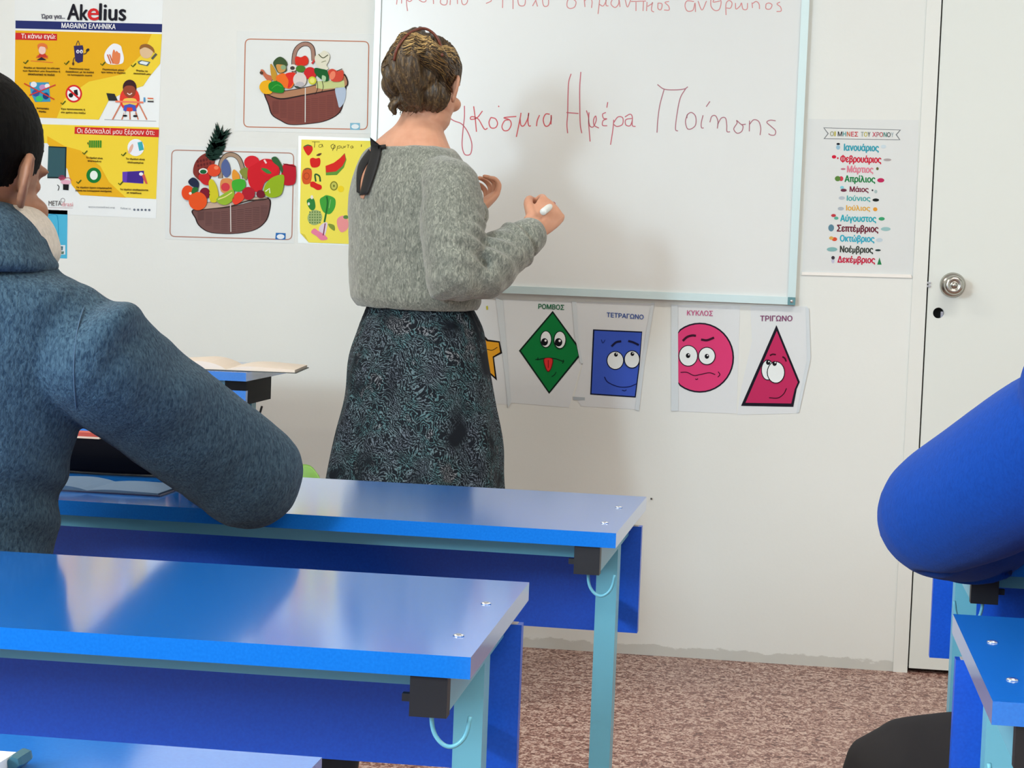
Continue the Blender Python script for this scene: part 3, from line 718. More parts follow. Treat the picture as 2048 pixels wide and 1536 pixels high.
# sleeve seam
wb = bv_world(boy_top, boy)
pts = []
for px, py in [(184, 578), (166, 620), (155, 660), (149, 710), (148, 760), (152, 810), (160, 852)]:
    q, nn = hit(wb, px, py)
    if q is not None: pts.append(L1(q)+nn*.0004)
if len(pts) > 3: tube('seam', catmull(pts, 5), .0009, mat((70, 94, 116), .9), boy_top, 6)
def rest_on(o, root, desk):
    """cloth and skin that lie on the desk are pressed flat against its top"""
    a = desk.rotation_euler.z; ox, oy = desk.location.x, desk.location.y; T = root.location; fl = []
    for v in o.data.vertices:
        w = v.co+T; yl = -(w.x-ox)*math.sin(a)+(w.y-oy)*math.cos(a)
        z = w.z
        if yl > -.006 and .62 < z < TOPZ+.0045: z = TOPZ+.0015+.003*(z-.62)/(TOPZ-.6155)
        elif yl > -.03 and .66 < z < TOPZ-.014: w = w-Vector((0, (yl+.03)*.9, 0))
        fl.extend((w.x-T.x, w.y-T.y, z-T.z))
    o.data.vertices.foreach_set('co', fl); o.data.update()
rest_on(boy_top, boy, d1); rest_on(boy_body, boy, d1)
seat('school_chair', -.80, 2.33, 'wooden school chair under the boy in the grey-blue hoodie')

def disp2(co, n):
    w = co+V(.62, 2.28, 0); d = .003*folds(w, (7, 7, 9), 8)
    a = P(1870, 1150, 2.45); b = P(2050, 1060, 2.45); ab = (b-a).normalized(); q = (w-a); al = q.dot(ab); pr = (q-ab*al).length
    if -.02 < al < .2: d -= .008*math.exp(-(pr/.010)**2)
    return d
e2 = P(1872, 1034, 2.475)
gx = .62
p2, p2_top, p2_body = pupil('person in a bright blue sweatshirt leaning an elbow on the desk by the door',
    P(2375, 430, 2.25), V(-.1, 1, -.15), P(2380, 560, 2.26),
    [P(2560, 790, 2.25), P(2205, 838, 2.27)], [P(2740, 1030, 2.5), e2], [P(2500, 1080, 2.76), P(2100, 1066, 2.74)],
    [Vector((.74, 2.30, .50)), Vector((.50, 2.30, .50))], [Vector((.86, 2.72, .50)), P(1800, 1562, 2.30)], [Vector((.86, 2.70, 0)), Vector((P(1800, 1562, 2.3).x+.02, 2.34, 0))],
    [(P(2385, 640, 2.25), .10, .08), (P(2390, 690, 2.25), .16, .10), (P(2395, 780, 2.26), .19, .12), (P(2395, 900, 2.27), .185, .13), (P(2395, 1050, 2.28), .175, .13), (P(2395, 1180, 2.29), .17, .13), (P(2395, 1290, 2.30), .165, .125)],
    False, SKIN_B, BLS, mat((28, 24, 24), .9), HR, (gx, 2.28, 0), [(.078, .080, .080, .076, .075, .055), (.082, .088, .084, .074, .076, .060)], V(1, 0, 0), V(0, 1, 0), disp2)
rest_on(p2_top, p2, d5); rest_on(p2_body, p2, d5)
seat('school_chair', .62, 2.31, 'wooden school chair under the person in the bright blue sweatshirt')

# ------------------------------------------------------------------ whiteboard
wb_ = empty('whiteboard', (P(1180, 300, D).x, D, 1.5)); tag(wb_, 'large whiteboard with thin aluminium frame and red handwriting', 'whiteboard')
def reparent(o, root): o.parent = root; o.matrix_parent_inverse = Matrix.Translation(-Vector(root.location)); return o
xl, xr = P(750.5, 100, D).x, P(1605, 300, D).x; zb = P(1560, 608.5, D).z; zt = zb+1.2
fw_ = .0205
reparent(boxes('board_surface', [((xl+.004, D-.013, zb+.004), (xr-.004, D-.001, zt-.004))], mat((224, 227, 226), .22, 0, .5)), wb_)
for a, b in (((xl, zb), (xr-.0205, zb+fw_)), ((xl, zt-fw_), (xr, zt)), ((xl, zb+fw_), (xl+.016, zt-fw_)), ((xr-fw_, zb+fw_), (xr, zt-fw_))):
    reparent(boxes('frame_rail', [((a[0], D-.020, a[1]), (b[0], D, b[1]))], ALU, bevel=.003), wb_)
cn = reparent(boxes('corner_cap', [((xr-.0205, D-.021, zb-.0005), (xr, D, zb+fw_))], mat((92, 140, 148), .5), bevel=.003), wb_)
bm = bmesh.new(); lathe_bm(bm, [(.0045, 0), (.004, .002), (.001, .003)], (xr-.010, D-.021, zb+.010), (0, -1, 0), 14); sc_ = mesh_obj('screw', bm, STEEL, cn, True); sc_.matrix_parent_inverse = Matrix.Identity(4)
cn.matrix_parent_inverse = Matrix.Translation(-Vector(wb_.location))
def write(name, strokes, ox, oy, sc, w, col, label):
    items = []
    for st in strokes:
        pts = [(v.x, v.y) for v in catmull([(x, y, 0) for x, y in st], 6)] if len(st) > 2 else st
        a, b = ribbon(pts, w*sc); m = mat(col, .5)
        for i in range(len(a)-1):
            items.append(([(ox+q[0]/sc, oy+q[1]/sc) for q in (a[i], a[i+1], b[i+1], b[i])], m, .0134))
    o = flat(name, items, None); reparent(o, wb_); o['label'] = label; return o
RED = (196, 98, 112); RED2 = (206, 84, 92); DR = (172, 112, 124)
write('written_word', [[(-150, 560), (-60, 540), (40, 600), (108, 625), (150, 660), (200, 740), (235, 850), (225, 950), (185, 972), (150, 950), (130, 860), (140, 700), (155, 560), (155, 440)],
      [(-420, 330), (-425, 700)], [(-420, 330), (-300, 325), (-300, 700)], [(-250, 600), (-225, 540), (-180, 590), (-215, 640), (-250, 600)]], 900, 130, 5.389, 2.1, RED, 'red handwriting starting behind the head of the woman')
write('written_word', [[(255, 445), (270, 560), (285, 720)], [(350, 495), (290, 570), (225, 585), (225, 560), (260, 560), (310, 590), (370, 690), (405, 680)],
      [(440, 565), (420, 620), (440, 675), (490, 675), (512, 630), (490, 580), (440, 565)], [(520, 440), (530, 452)],
      [(715, 555), (640, 560), (580, 570), (640, 590), (660, 640), (630, 700), (580, 705), (560, 660), (590, 600), (640, 590)],
      [(765, 515), (755, 580), (715, 775)], [(755, 580), (765, 650), (800, 650), (840, 570), (848, 515), (840, 600), (850, 655), (872, 655)],
      [(965, 540), (940, 600), (932, 660)], [(1075, 530), (1030, 530), (1005, 590), (1025, 655), (1065, 650), (1090, 590), (1090, 540), (1088, 640)]], 900, 130, 5.389, 2.2, RED2, 'word κόσμια in red marker beside the head of the woman')
write('written_word', [[(1305, 95), (1280, 180), (1272, 320), (1268, 520), (1260, 640), (1268, 735)], [(1410, 75), (1398, 250), (1400, 520), (1405, 650), (1420, 735)], [(1255, 513), (1385, 522)],
      [(1470, 490), (1492, 560), (1495, 640), (1510, 825)], [(1498, 510), (1495, 600), (1510, 660), (1545, 665), (1575, 600), (1570, 550), (1548, 590), (1555, 650), (1605, 680)],
      [(1700, 400), (1690, 460)], [(1680, 512), (1645, 530), (1655, 575), (1690, 580), (1650, 600), (1645, 650), (1695, 655)],
      [(1765, 590), (1755, 700), (1730, 860)], [(1765, 620), (1810, 560), (1862, 570), (1858, 640), (1800, 662), (1762, 640)],
      [(1885, 560), (1940, 530), (1965, 560), (1965, 650), (2000, 662)], [(1960, 575), (1895, 590), (1895, 645), (1940, 655), (1965, 600)]], 900, 130, 5.389, 2.0, RED, 'word Ημέρα in red marker with a tall capital letter')
write('written_word', [[(330, 235), (410, 290), (530, 300), (650, 290), (697, 262)], [(412, 290), (360, 480), (335, 660), (325, 815)], [(670, 285), (605, 400), (565, 600), (548, 770), (578, 795)],
      [(690, 600), (668, 680), (690, 765), (740, 768), (790, 720), (790, 620), (740, 572), (690, 600), (685, 640)], [(963, 438), (918, 503)], [(880, 605), (858, 700), (862, 755), (888, 758)],
      [(962, 690), (985, 620), (1030, 612), (1060, 680), (1052, 765)], [(1056, 715), (1100, 640), (1150, 640), (1165, 720), (1168, 800), (1205, 805)],
      [(1395, 713), (1340, 715), (1285, 668), (1290, 700), (1250, 770), (1290, 822), (1345, 800), (1362, 740), (1340, 715)],
      [(1440, 670), (1437, 800)], [(1440, 715), (1490, 660), (1550, 680), (1575, 760), (1567, 845)], [(1755, 672), (1690, 665), (1648, 690), (1700, 740), (1752, 790), (1745, 840), (1700, 845), (1668, 828)]], 1260, 130, 6.0235, 2.0, DR, 'word Ποίησης in red marker at the right of the board')
def hand_text(txt, x0, x1, yb, hgt, label):
    o = text_obj('written_word', txt, (x0, yb), (x1, yb+(x1-x0)*.018), (x0-2, yb-hgt), (208, 130, 132), None, .0134, -.004, label); return reparent(o, wb_)
# upper line, cut by the top of the photograph: strokes continue above it
U = []
def U_(pts): U.append([(x, y) for x, y in pts])
for st in ([(776, -24), (793, -26), (812, -24)], [(797, -24), (793, 9)], [(804, -24), (803, 7)],
           [(815, 22), (813, 4), (815, -16), (824, -20), (827, -6), (820, 3), (814, 0)], [(838, 0), (846, 4), (852, 1), (851, -14), (842, -18), (836, -10), (838, 0)],
           [(860, -18), (882, -18)], [(866, -18), (867, 8)], [(882, -4), (881, 6), (888, 10), (894, 6), (893, -12), (886, -18), (882, -4)],
           [(902, -18), (900, 10)], [(898, -18), (916, -19)], [(914, -19), (915, 8)], [(922, -14), (924, 6), (930, 9), (935, 2), (933, -14), (926, -18), (922, -14)],
           [(968, -14), (983, 0), (972, 7)],
           [(1006, -26), (1005, 16)], [(1004, -26), (1028, -26)], [(1026, -26), (1026, 18)], [(1035, -10), (1037, 8), (1044, 12), (1050, 8), (1050, -10), (1042, -14), (1035, -10)],
           [(1066, -18), (1075, 13)], [(1074, -4), (1065, 12)], [(1084, -14), (1086, 8), (1091, 13), (1097, 8), (1096, -14)],
           [(1158, -6), (1146, -2), (1136, 0), (1134, 12), (1140, 17), (1149, 14), (1152, 4), (1146, -2)],
           [(1168, -4), (1170, 14)], [(1169, 2), (1178, -6), (1184, 2), (1183, 16)], [(1200, -6), (1196, 28)], [(1198, 8), (1206, 12), (1212, 2), (1212, -4), (1212, 10), (1217, 12)],
           [(1236, -4), (1226, -2), (1222, 8), (1230, 15), (1237, 8), (1238, -2), (1240, 14)], [(1250, -2), (1255, 14), (1262, -2)], [(1262, 3), (1292, 2)], [(1272, 4), (1272, 22)],
           [(1287, 3), (1286, 22)], [(1294, 4), (1293, 22)], [(1306, 6), (1295, 13)], [(1305, 4), (1303, 20), (1308, 24)], [(1316, 6), (1316, 17), (1322, 19), (1324, 8), (1316, 6)], [(1338, 3), (1330, 5), (1337, 12), (1338, 20), (1328, 20)],
           [(1388, 3), (1374, 2), (1370, 12), (1375, 22), (1386, 20), (1390, 6), (1391, 24)], [(1396, 2), (1404, 20), (1413, 2)], [(1422, -6), (1422, 12), (1430, 21), (1439, 18), (1442, 2), (1434, -6), (1426, 4), (1440, 2)],
           [(1452, 30), (1452, 8), (1458, 1), (1464, 6), (1461, 16), (1453, 16)], [(1471, 6), (1472, 18), (1480, 12), (1483, 6), (1486, 18), (1494, 18), (1495, 6)], [(1504, 5), (1505, 16)], [(1504, 8), (1512, 3), (1518, 8), (1519, 18)],
           [(1532, 8), (1532, 17), (1540, 18), (1544, 10), (1538, 6), (1532, 8)], [(1560, 4), (1554, 8), (1561, 14), (1562, 22), (1553, 23)]): U_(st)
for x0_, x1_, lb_ in ((0, 960, 'first word of the upper line of red handwriting, cut by the top of the photo'), (960, 1000, 'small red arrow in the upper handwritten line'), (1000, 1120, 'short word in the middle of the upper handwritten line'), (1120, 1370, 'long word in the upper handwritten line'), (1370, 1700, 'last word of the upper handwritten line')):
    write('written_word', [q for q in U if x0_ <= q[0][0] < x1_], 0, 0, 1, 1.9, (212, 140, 140), lb_)

# ------------------------------------------------------------------ posters
def poster(name, label, cat, corners, col=(226, 229, 228), rough=.35, thick=.0006, group=None):
    cx = sum(c[0] for c in corners)/len(corners); cy = sum(c[1] for c in corners)/len(corners)
    t = empty(name); tag(t, label, cat, group)
    m = mat(col, rough); o = flat('paper', [(corners, m, thick)], t, thick); return t
BK = (28, 28, 34); 
# class rules poster with large heading
t = poster('rules_poster', 'yellow and white Greek classroom rules poster at top left with large black and red heading', 'poster', [(30, -14), (326, -4), (312, 437), (18, 424)])
z1 = lambda: Art(0, 0, 3.491, .0009)
a = z1()
Y1, Y2, Y3 = (232, 176, 30), (240, 210, 60), (222, 160, 22)
a.poly([(108, 143), (1132, 168), (1130, 225), (108, 198)], (38, 48, 108))
a.make('blue_bar', t)
a.poly([(107, 212), (1130, 238), (1118, 445), (1040, 540), (1000, 600), (880, 640), (760, 700), (690, 835), (300, 822), (100, 815)], Y1)
a.poly([(1130, 238), (1118, 445), (1040, 540), (1000, 600), (880, 640), (760, 700), (690, 835), (395, 826), (450, 690), (620, 570), (850, 520), (1000, 370), (1060, 236)], Y2, 2, False)
a.poly([(108, 228), (398, 236), (398, 283), (106, 277)], (205, 44, 44), 3)
a.poly([(100, 862), (1110, 890), (1090, 1390), (560, 1362), (500, 1290), (470, 1180), (330, 1000), (100, 990)], Y2)
a.poly([(330, 950), (450, 1020), (560, 1050), (700, 1160), (760, 1270), (880, 1380), (560, 1362), (500, 1290), (470, 1180), (330, 1000)], Y1, 2)
a.poly([(522, 885), (1110, 904), (1108, 958), (520, 934)], (205, 44, 44), 3)
a.make('printed_panels', t)
# drawings
a.poly([(250, 405), (260, 385), (335, 388), (335, 410)], (214, 110, 40), 4); a.ell(295, 350, 25, 30, (238, 200, 190), 6); a.poly([(262, 315), (290, 300), (325, 312), (330, 345), (315, 330), (280, 325), (268, 345)], (226, 120, 60), 7, True)
a.poly([(262, 400), (275, 375), (318, 376), (330, 400)], (200, 60, 44), 5); a.poly([(255, 420), (290, 398), (325, 420)], (40, 40, 48), 8); a.line([(215, 425), (370, 437)], 6, (222, 120, 50), 4, False)
a.make('drawn_pupil', t)
a.poly([(515, 320), (577, 316), (582, 335), (578, 430), (545, 440), (525, 425)], (52, 44, 92), 5, False); a.ell(543, 360, 11, 13, (220, 220, 235), 6); a.ell(568, 360, 11, 13, (220, 220, 235), 6); a.ell(544, 362, 4, 5, BK, 7); a.ell(569, 362, 4, 5, BK, 7)
a.line([(530, 318), (545, 285), (556, 315)], 5, (70, 60, 60), 4); a.line([(582, 378), (600, 372), (610, 352)], 7, (70, 60, 60), 4); a.line([(520, 400), (512, 420), (510, 445)], 6, (70, 60, 60), 4); a.ell(612, 350, 14, 10, (50, 44, 44), 5, -40); a.ell(511, 445, 8, 12, (90, 60, 40), 5)
a.make('drawn_phone', t)
a.poly([(728, 400), (742, 350), (790, 305), (840, 318), (852, 350), (865, 410), (845, 446), (755, 446)], (238, 240, 246), 4, True)
for x in (750, 765): a.line([(x, 380), (x+25, 445)], 9, (210, 110, 70), 6)
a.poly([(785, 430), (782, 390), (790, 350), (800, 350), (806, 365), (812, 355), (822, 362), (830, 370), (838, 372), (840, 400), (830, 445), (795, 445)], (228, 130, 82), 5, True)
a.make('drawn_hands', t)
a.ell(1022, 360, 46, 48, (222, 190, 150), 5); a.poly([(975, 345), (985, 315), (1030, 308), (1070, 335), (1078, 370), (1050, 345), (1010, 330)], (150, 100, 50), 6, True); a.poly([(960, 430), (985, 420), (1050, 432), (1030, 462), (968, 448)], (90, 110, 110), 6); a.poly([(975, 434), (992, 426), (1038, 436), (1022, 454), (976, 443)], (225, 235, 240), 7); a.line([(1092, 375), (1060, 412)], 16, (90, 90, 80), 6)
a.make('drawn_reader', t)
a.poly([(205, 575), (340, 575), (352, 710), (245, 712), (215, 650)], (60, 150, 190), 4); a.ell(235, 590, 22, 20, (225, 230, 238), 5); a.ell(300, 610, 26, 20, (190, 140, 190), 5); a.ell(330, 600, 18, 16, (235, 235, 235), 6); a.ell(250, 650, 26, 24, (60, 80, 150), 5); a.ell(275, 690, 26, 20, (60, 190, 110), 6); a.ell(320, 670, 22, 24, (30, 60, 120), 5)
a.line([(168, 582), (380, 695)], 8, (205, 60, 40), 8, False); a.line([(388, 592), (205, 665)], 8, (205, 60, 60), 8, False)
a.make('crossed_icons', t)
a.ell(515, 654, 58, 62, (214, 40, 44), 4); a.ell(515, 654, 46, 50, (240, 240, 240), 5); a.ell(495, 665, 16, 16, BK, 6); a.poly([(515, 630), (540, 625), (545, 665), (520, 670)], BK, 6); a.line([(478, 622), (552, 688)], 13, (214, 40, 44), 7, False)
a.make('no_camera_sign', t)
a.line([(852, 710), (785, 835)], 9, (214, 130, 100), 5, False); a.line([(962, 710), (1025, 835)], 9, (214, 130, 100), 5, False); a.line([(880, 760), (850, 835)], 8, (206, 120, 90), 4, False); a.line([(905, 770), (908, 835)], 8, (206, 120, 90), 4, False); a.line([(940, 760), (965, 835)], 8, (206, 120, 90), 4, False)
a.ell(905, 692, 70, 86, (226, 62, 48), 6); a.ell(905, 610, 48, 54, (60, 32, 36), 7); a.poly([(860, 625), (880, 600), (925, 600), (946, 625), (940, 665), (905, 685), (870, 660)], (150, 72, 50), 8, True); a.line([(888, 650), (905, 660), (922, 650)], 7, (240, 220, 210), 9)
a.poly([(868, 690), (945, 690), (950, 735), (862, 735)], (240, 196, 90), 8, True); a.line([(805, 708), (1000, 715)], 12, (240, 130, 100), 10, False); a.poly([(868, 735), (905, 725), (945, 735), (952, 775), (930, 775), (922, 750), (888, 750), (880, 778), (860, 770)], (72, 90, 190), 9)
a.line([(872, 778), (868, 805)], 8, (230, 230, 230), 9, False); a.line([(942, 778), (938, 805)], 8, (230, 230, 230), 9, False); a.ell(872, 808, 16, 7, BK, 10); a.ell(944, 810, 16, 7, BK, 10)
a.poly([(742, 650), (800, 655), (822, 704), (758, 702)], (44, 46, 46), 8); a.poly([(1002, 680), (1014, 680), (1014, 712), (1002, 712)], (80, 150, 200), 8); a.poly([(1030, 682), (1070, 684), (1070, 691), (1030, 689)], (226, 96, 50), 8); a.poly([(1030, 692), (1070, 694), (1070, 703), (1030, 701)], (236, 236, 220), 8); a.poly([(1030, 704), (1072, 706), (1072, 714), (1030, 712)], (50, 44, 44), 8); a.line([(728, 834), (1090, 846)], 2.5, (150, 150, 160), 4, False)
a.make('drawn_boy_at_desk', t)
a.poly([(338, 1020), (465, 1026), (460, 1246), (330, 1244)], (24, 40, 44), 4); a.poly([(338, 1028), (456, 1034), (452, 1236), (330, 1234)], (52, 88, 96), 5); a.make('printed_screen', t)
a.poly([(440, 1285), (480, 1288), (478, 1328), (440, 1325)], (24, 22, 26), 6); a.ell(460, 1272, 36, 16, (226, 170, 190), 5); a.ell(432, 1240, 24, 18, (150, 60, 90), 5); a.line([(400, 1290), (412, 1305), (405, 1330)], 5, BK, 5); a.line([(420, 1260), (475, 1240), (500, 1262)], 4, (200, 90, 110), 6); a.make('drawn_plant', t)
for i in range(6): a.poly([(622+i*15, 980), (634+i*15, 981), (633+i*15, 1031), (621+i*15, 1030)], (62, 140, 40), 5)
a.poly([(608, 998), (618, 990), (618, 1016)], (40, 90, 40), 5); a.make('battery_icon', t)
a.ell(948, 1030, 58, 60, (236, 240, 246), 4); a.poly([(960, 995), (992, 988), (1004, 1045), (972, 1054)], (60, 170, 180), 6); a.poly([(895, 1070), (905, 1030), (925, 1005), (930, 1025), (915, 1060)], (228, 180, 160), 6, True); a.make('hand_phone_icon', t)
a.ell(655, 1224, 52, 54, (20, 120, 50), 4); a.ell(655, 1224, 27, 32, (230, 240, 232), 5); a.make('green_round_icon', t)
a.poly([(855, 1200), (1005, 1192), (1000, 1282), (855, 1272)], (100, 62, 180), 5); a.poly([(890, 1198), (1003, 1194), (1000, 1278), (885, 1272)], (66, 40, 140), 6)
a.poly([(985, 1208), (1010, 1220), (1030, 1282), (1018, 1284), (1000, 1250)], (210, 90, 80), 7); a.ell(985, 1215, 14, 12, (240, 240, 240), 8); a.make('purple_screen_icon', t)
for cx, cy in ((180, 432), (465, 438), (718, 444), (932, 454), (440, 717), (592, 1064), (863, 1076), (550, 1268), (842, 1278)):
    a.line([(cx-16, cy), (cx-5, cy+12), (cx+17, cy-12)], 8, (70, 90, 20), 9, False); a.make('tick_mark', t)
def gtext(o_, txt, x0, y0, x1, y1, hh, col, t, name='lettering', sc=3.491, ox=0, oy=0, bold=.012, off=.0034, label=None):
    """line of print: baseline from (x0,y0) to (x1,y1), letters hh tall, in crop coordinates"""
    return text_obj(name, txt, (ox+x0/sc, oy+y0/sc), (ox+x1/sc, oy+y1/sc), (ox+(x0+hh*.03)/sc, oy+(y0-hh)/sc), col, t, off, bold, label)
G = gtext
G(0, 'Ώρα για...', 287, 136, 452, 138, 38, (80, 80, 96), t); G(0, 'Ak', 470, 136, 612, 140, 108, (26, 26, 36), t, 'heading'); G(0, 'e', 612, 141, 688, 141, 82, (214, 40, 44), t, 'heading', label='red letter in the poster heading'); G(0, 'lius', 692, 141, 876, 144, 116, (26, 26, 36), t, 'heading')
G(0, 'ΜΑΘΑΙΝΩ ΕΛΛΗΝΙΚΑ', 430, 195, 806, 204, 36, (240, 240, 246), t); G(0, 'Τι κάνω εγώ:', 148, 276, 386, 279, 42, (250, 226, 220), t); G(0, 'Οι δάσκαλοί μου ξέρουν ότι:', 538, 938, 1078, 952, 46, (250, 226, 220), t, bold=.005)
for x0, x1, y, tx in ((165, 415, 480, 'Φοράω με προσοχή τα κάλυψη'), (158, 418, 502, 'των θρανίων μου δωματίου ή'), (195, 380, 524, 'αποκλειστικά τα παιδιά'), (485, 625, 486, 'Επικοινωνώ τους'), (458, 655, 508, 'δασκάλους με τα παιδιά'), (470, 642, 530, 'να λειτουργούν σωστά'), (716, 865, 492, 'Περιποιούμαι χέρια'), (706, 875, 512, 'πριν πιάσω το τάμπλετ'), (950, 1030, 500, 'Φοράω τα'), (932, 1050, 520, 'ακουστικά μου'),
                      (255, 342, 762, 'φωτογραφίες'), (270, 320, 784, 'παιχνίδια'), (425, 592, 768, 'Έχω προσωπικούς ή'), (425, 596, 792, 'στο χρόνο που παίζω'), (600, 716, 1108, 'Τα τάμπλετ είναι'), (612, 706, 1130, 'φορτισμένα'), (878, 1010, 1116, 'Τα τάμπλετ είναι'), (890, 1000, 1140, 'απολυμασμένα'),
                      (532, 778, 1316, 'Τα τάμπλετ έχουν ενημερωμένη'), (526, 780, 1338, 'έκδοση του λειτουργικού συστήματος'), (838, 1034, 1330, 'Τα τάμπλετ αποθηκεύονται'), (886, 986, 1352, 'με ασφάλεια')):
    G(0, tx, x0, y, x1, y+6, 15, (70, 52, 20), t, 'caption', bold=.02)
G(0, 'META', 338, 1436, 428, 1436, 34, (70, 64, 66), t, 'lettering', bold=-.004); G(0, 'δraση'.replace('δraση', 'drasi'), 430, 1440, 508, 1441, 30, (226, 150, 160), t, 'lettering', bold=-.004)
a.line([(340, 1449), (508, 1452)], 2, (190, 150, 156), 3, False); a.ring(438, 1398, 14, 14, 2.5, (120, 110, 112), 3); a.make('logo_marks', t)
G(0, 'www.metadrasi.org', 615, 1452, 800, 1457, 15, (130, 138, 150), t, 'caption', bold=.0); G(0, 'Follow us', 842, 1460, 912, 1462, 13, (130, 138, 150), t, 'caption', bold=.0)
for i in range(5): a.ell(938+i*26, 1464+i*.5, 8, 8, (110, 118, 132), 3)
a.make('round_marks', t)
# turquoise notice below
t = poster('blue_notice', 'small turquoise notice below the yellow rules poster, half behind the boy', 'notice', [(60, 418), (135, 421), (134, 517), (60, 514)], (34, 168, 206))
a = Art(80, 240, 5.296, .0009); a.poly([(190, 1325), (268, 1325), (268, 1425), (196, 1425)], (214, 226, 232), 1); a.poly([(200, 1335), (245, 1338), (240, 1380), (204, 1380)], (70, 110, 130), 2); a.poly([(205, 1390), (255, 1392), (250, 1420), (210, 1420)], (90, 120, 110), 2); a.make('printed_picture', t)
a.line([(90, 1010), (160, 1000), (190, 1060), (196, 1300)], 5, (20, 140, 186), 1); a.make('printed_line', t)

def basket_body(a, pts, rim, col, dark, ribs, lv=3):
    a.poly(pts, (48, 34, 34), lv, True)
    cx = sum(p[0] for p in pts)/len(pts); cy = sum(p[1] for p in pts)/len(pts)
    a.poly([(cx+(x-cx)*.965, cy+(y-cy)*.965) for x, y in pts], col, lv+1, True)
def weave(a, x0, x1, ytop, ybot, n, m, col, lv=6):
    for i in range(n):
        u = (i+.5)/n; x = x0+(x1-x0)*u; k = 1-abs(u-.5)*.25; yt = ytop(u); yb = ybot(u)
        for j in range(m):
            y = yt+(yb-yt)*(j+.7)/m; w = (x1-x0)/n*.42
            a.line([(x-w, y+1), (x+w, y-1)], 3.2, col, lv, False)
# vegetable basket
t = poster('vegetable_poster', 'laminated poster of a wicker basket of vegetables, beside the whiteboard', 'poster', [(474, 62), (751, 68), (748, 268), (470, 262)], (216, 218, 214), .4)
a = Art(470, 60, 6.827, .0009)
BR = (190, 120, 90)
def rrect(x0, y0, x1, y1, dy0, dx, r, w, col, a):
    P4 = [(x0, y0), (x1, y0+dy0), (x1-dx, y1+dy0), (x0-dx, y1)]
    pts = []
    for i in range(4):
        p0, p1, p2 = Vector(P4[i-1]), Vector(P4[i]), Vector(P4[(i+1) % 4]); u = (p0-p1).normalized()*r; v = (p2-p1).normalized()*r
        for k in range(6):
            q = k/5; pts.append(tuple((p1+u)*(1-q)**2+p1*2*q*(1-q)+(p1+v)*q*q))
    pts.append(pts[0]); a.line(pts, w, col, 1, False)
rrect(140, 122, 1828, 1322, 36, 22, 75, 13, BR, a); a.make('border_line', t)
bk_ = [(400, 850), (620, 930), (900, 900), (1300, 800), (1510, 740), (1500, 900), (1440, 1120), (1250, 1240), (1000, 1285), (750, 1295), (620, 1240), (500, 1160), (450, 1020)]
basket_body(a, bk_, 0, (128, 72, 64), 0, 0)
weave(a, 500, 1460, lambda u: 960-170*max(0, u-.35), lambda u: 1270-1200*(u-.5)**2*.55, 9, 13, (92, 52, 50))
a.make('printed_basket', t)
a.line([(830, 700), (800, 500), (820, 300), (900, 205), (1000, 195), (1060, 260), (1075, 420)], 62, (48, 34, 34), 3); a.line([(830, 700), (800, 500), (822, 300), (900, 205), (1000, 197), (1058, 260), (1073, 420)], 46, (164, 128, 112), 4); a.make('printed_handle', t)
a.poly([(340, 790), (420, 870), (620, 950), (900, 905), (1200, 850), (1490, 790), (1548, 720), (1500, 600), (1440, 650), (1200, 720), (900, 790), (600, 830)], (48, 34, 34), 7, True)
a.poly([(352, 792), (425, 862), (620, 930), (900, 888), (1200, 834), (1478, 778), (1530, 715), (1490, 620), (1440, 660), (1200, 730), (900, 800), (600, 840)], (176, 128, 96), 8, True); a.poly([(1110, 700), (1350, 690), (1490, 690), (1500, 780), (1200, 810), (1110, 790)], (196, 206, 140), 9); a.line([(1120, 700), (1128, 800), (1090, 880)], 8, (48, 34, 34), 10); a.line([(1190, 700), (1205, 780), (1180, 850)], 8, (48, 34, 34), 10); a.make('basket_rim', t)
a.poly([(1370, 790), (1505, 790), (1500, 960), (1430, 1060), (1400, 980)], (176, 192, 212), 9, True); a.make('hanging_cloth', t); a.line([(960, 790), (958, 1260)], 12, (224, 222, 216), 11, False); a.make('light_streak', t)
a.off = lambda lv, a=a: .0042+.00025*lv
def cutout(nm): a.make(nm, t, None, .0012)
a.poly([(350, 560), (380, 540), (430, 600), (500, 630), (500, 690), (440, 690)], (196, 110, 80), 1, True); a.ell(362, 585, 26, 22, (90, 60, 44), 2, 30); cutout('sweet_potato_cutout')
a.poly([(480, 480), (500, 470), (560, 570), (580, 680), (520, 690), (490, 600)], (196, 150, 50), 2, True); cutout('corn_cutout')
a.poly([(520, 450), (560, 390), (620, 365), (680, 400), (715, 460), (700, 500), (700, 560), (600, 590), (550, 520)], (60, 84, 50), 3, True); a.poly([(560, 480), (620, 470), (690, 490), (680, 560), (600, 580)], (204, 150, 80), 4, True); a.ell(660, 510, 36, 32, (140, 170, 130), 5); cutout('broccoli_cutout')
a.ell(790, 515, 58, 46, (226, 224, 216), 4); a.ell(785, 520, 32, 26, (70, 60, 60), 5); cutout('mushroom_cutout')
a.poly([(820, 380), (850, 360), (900, 372), (960, 350), (1000, 400), (985, 470), (900, 490), (830, 470)], (214, 48, 32), 3, True); cutout('tomato_cutout')
a.ell(895, 530, 66, 48, (70, 124, 44), 5); cutout('cucumber_cutout')
a.poly([(1040, 450), (1080, 400), (1110, 390), (1060, 470)], (206, 60, 60), 3); a.ell(1025, 590, 85, 85, (206, 40, 44), 6); cutout('red_tomato_cutout')
a.poly([(1100, 350), (1160, 320), (1220, 280), (1290, 340), (1280, 420), (1250, 480), (1275, 530), (1200, 550), (1130, 500), (1090, 420)], (222, 220, 200), 6, True); a.line([(1140, 330), (1200, 380), (1270, 340)], 12, (84, 90, 60), 8); a.line([(1180, 440), (1240, 420)], 8, (130, 134, 100), 8, False); cutout('cauliflower_cutout')
